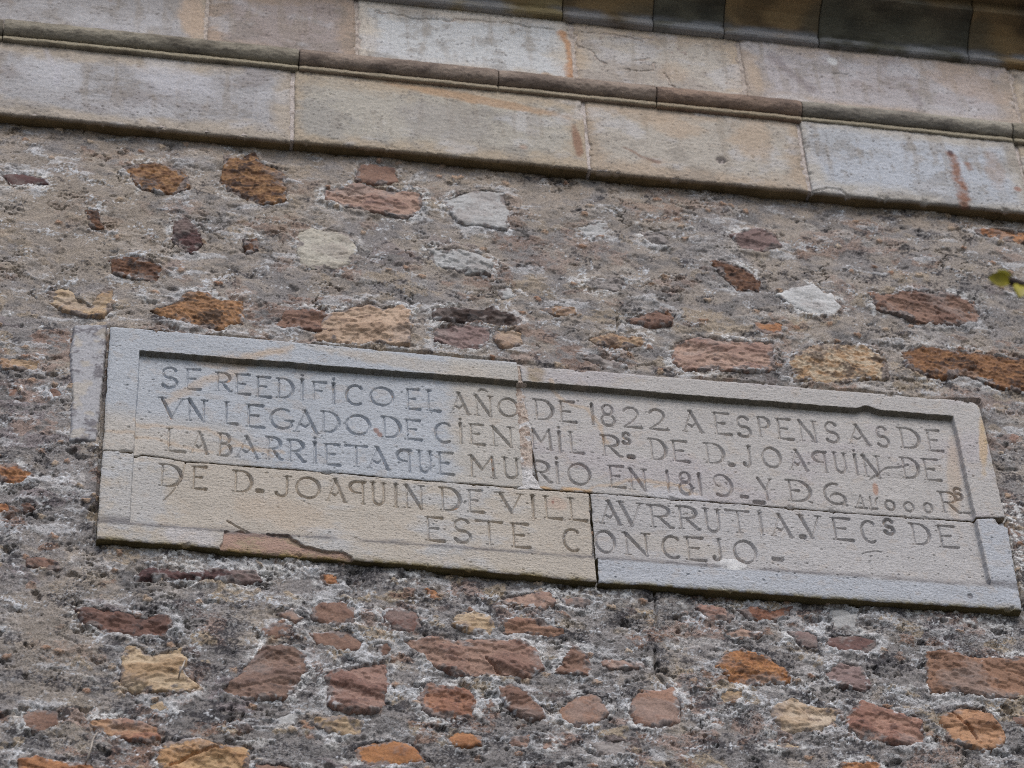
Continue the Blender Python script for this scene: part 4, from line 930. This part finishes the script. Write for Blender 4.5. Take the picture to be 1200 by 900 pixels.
for k, c in enumerate([CG, CB, CB, CG, CB, CL, CB, CG, CB, CG, CB, CG, CB, CL]):
    cornice_block(xc[k]+.0015, xc[k+1]-.0015, 678+11*k, c, .005 if 5 <= k <= 10 else .03)

# ------------------------------------------------------------------ plants: dry stems in the joints, a branch in front of the wall
def tube(pts, rad, n=7):
    pts = [Vector(p) for p in pts]; co = []; fa = []
    for i, p in enumerate(pts):
        t = (pts[min(i+1, len(pts)-1)]-pts[max(i-1, 0)]).normalized()
        a = t.cross(Vector((.3, 1, .2))).normalized(); b = t.cross(a)
        r = rad[i] if hasattr(rad, '__len__') else rad
        for k in range(n):
            th = 2*math.pi*k/n; co.append(p+a*(r*math.cos(th))+b*(r*math.sin(th)))
    for i in range(len(pts)-1):
        for k in range(n):
            fa.append((i*n+k, i*n+(k+1) % n, (i+1)*n+(k+1) % n, (i+1)*n+k))
    fa += [tuple(range(n))[::-1], tuple(range((len(pts)-1)*n, len(pts)*n))]
    return co, fa
def plain(name, color, rough=.7, trans=0):
    m = bpy.data.materials.new(name); m.use_nodes = True; nt = m.node_tree; b = nt.nodes['Principled BSDF']
    b.inputs['Roughness'].default_value = rough
    tc = nt.nodes.new('ShaderNodeTexCoord'); nz = nt.nodes.new('ShaderNodeTexNoise'); nz.inputs['Scale'].default_value = 40
    rp = nt.nodes.new('ShaderNodeValToRGB'); c = np.array(color)
    rp.color_ramp.elements[0].position = .3; rp.color_ramp.elements[0].color = (*(c*.65), 1)
    rp.color_ramp.elements[1].position = .7; rp.color_ramp.elements[1].color = (*np.minimum(c*1.3, .8), 1)
    nt.links.new(tc.outputs['Object'], nz.inputs['Vector']); nt.links.new(nz.outputs['Fac'], rp.inputs['Fac']); nt.links.new(rp.outputs['Color'], b.inputs['Base Color'])
    return m
M_STEM = plain('dry_straw', (.52, .46, .40)); M_BARK = plain('bark', (.055, .04, .035), .9); M_LEAF = plain('spring_leaf', (.36, .31, .02), .5)
def pymesh(name, co, fa, mat, parent=None):
    me = bpy.data.meshes.new(name); off = Vector(parent.location) if parent else Vector()
    me.from_pydata([Vector(c)-off for c in co], [], fa); me.update(); me.materials.append(mat)
    me.polygons.foreach_set('use_smooth', [True]*len(me.polygons))
    return link(bpy.data.objects.new(name, me), parent)
def W3(px, py, Y):
    x, z = P(px, py, Y); return (float(x), Y, float(z))
co, fa = tube([W3(99, 898, -.004), W3(103, 888, -.020), W3(107, 875, -.022), W3(109, 866, -.02), W3(114, 858, -.002)], [.0016, .0022, .002, .0018, .0012])
tag(pymesh('dry_stem', co, fa, M_STEM), 'pale dry stem hanging from the mortar above the orange stone at lower left', 'dry stem', 'dry stems in the mortar')
co, fa = tube([W3(209, 796, -.010), W3(211, 787, -.030), W3(215, 779, -.030), W3(217, 773, -.008)], [.0016, .002, .0018, .0012])
tag(pymesh('dry_stem', co, fa, M_STEM), 'short pale dry stem lying across the ridged buff stone', 'dry stem', 'dry stems in the mortar')

TY = -1.7
tree = empty('young_tree', (2.6, TY-.1, 0), 'dark twig with yellow green young leaves reaching in at the right edge', 'tree')
tip = Vector(W3(1173, 322, TY)); k1 = Vector(W3(1186, 330, TY)); k2 = Vector(W3(1204, 336, TY)); k3 = Vector(W3(1260, 352, TY))
top = Vector((2.58, TY-.08, Z0-.15))
co, fa = tube([(2.6, TY-.1, -.05), (2.62, TY-.08, 2.0), (2.55, TY-.1, 4.0), (2.6, TY-.1, 5.4), top], [.06, .05, .04, .03, .022], 10)
pymesh('trunk', co, fa, M_BARK, tree)
co, fa = tube([top, Vector((2.2, TY-.03, Z0+.0)), Vector((1.75, TY, k3.z-.06)), k3, k2, k1, tip], [.016, .011, .008, .007, .0065, .0075, .003])
pymesh('branch', co, fa, M_BARK, tree)
def leaf(base, d, L, w, up):
    d = Vector(d).normalized(); s = d.cross(Vector(up)).normalized(); nrm = s.cross(d)
    co = []; fa = []; n = 8
    for side in (1, -1):
        for i in range(n+1):
            t = i/n; ww = w*math.sin(math.pi*min(1, t*.92+.06))**.8
            c = Vector(base)+d*(L*t)+nrm*(side*.0015+.08*L*math.sin(math.pi*t))
            for q in (-1, 0, 1): co.append(c+s*(q*ww)+nrm*(.25*ww*abs(q)))
    for sd in (0, 1):
        o = sd*(n+1)*3
        for i in range(n):
            for q in (0, 1):
                a = o+i*3+q; f = (a, a+1, a+4, a+3); fa.append(f if sd == 0 else f[::-1])
    return co, fa
for base, d, L, w, up in [(k1+Vector((-.004, 0, -.002)), tip-k1+Vector((-.004, 0, -.010)), .034, .012, (0, -1, .5)), (k1, tip-k1+Vector((0, 0, .004)), .030, .008, (.3, -1, .1)), (k2+Vector((-.012, 0, 0)), Vector((-.15, -.1, -.6)), .034, .013, (.2, -1, .1)),
                          (k2, Vector((.1, -.1, -.8)), .05, .014, (-.3, -1, .1)), (k2+Vector((.02, 0, .0)), Vector((.2, -.2, .5)), .05, .014, (0, -1, 0)), (k3, Vector((-.3, -.1, -.7)), .06, .016, (0, -1, 0)), (k3, Vector((.3, 0, .7)), .06, .016, (0, -1, .2))]:
    co, fa = leaf(base, d, L, w, -fwd+.25*np.array(up)); pymesh('leaf', co, fa, M_LEAF, tree)
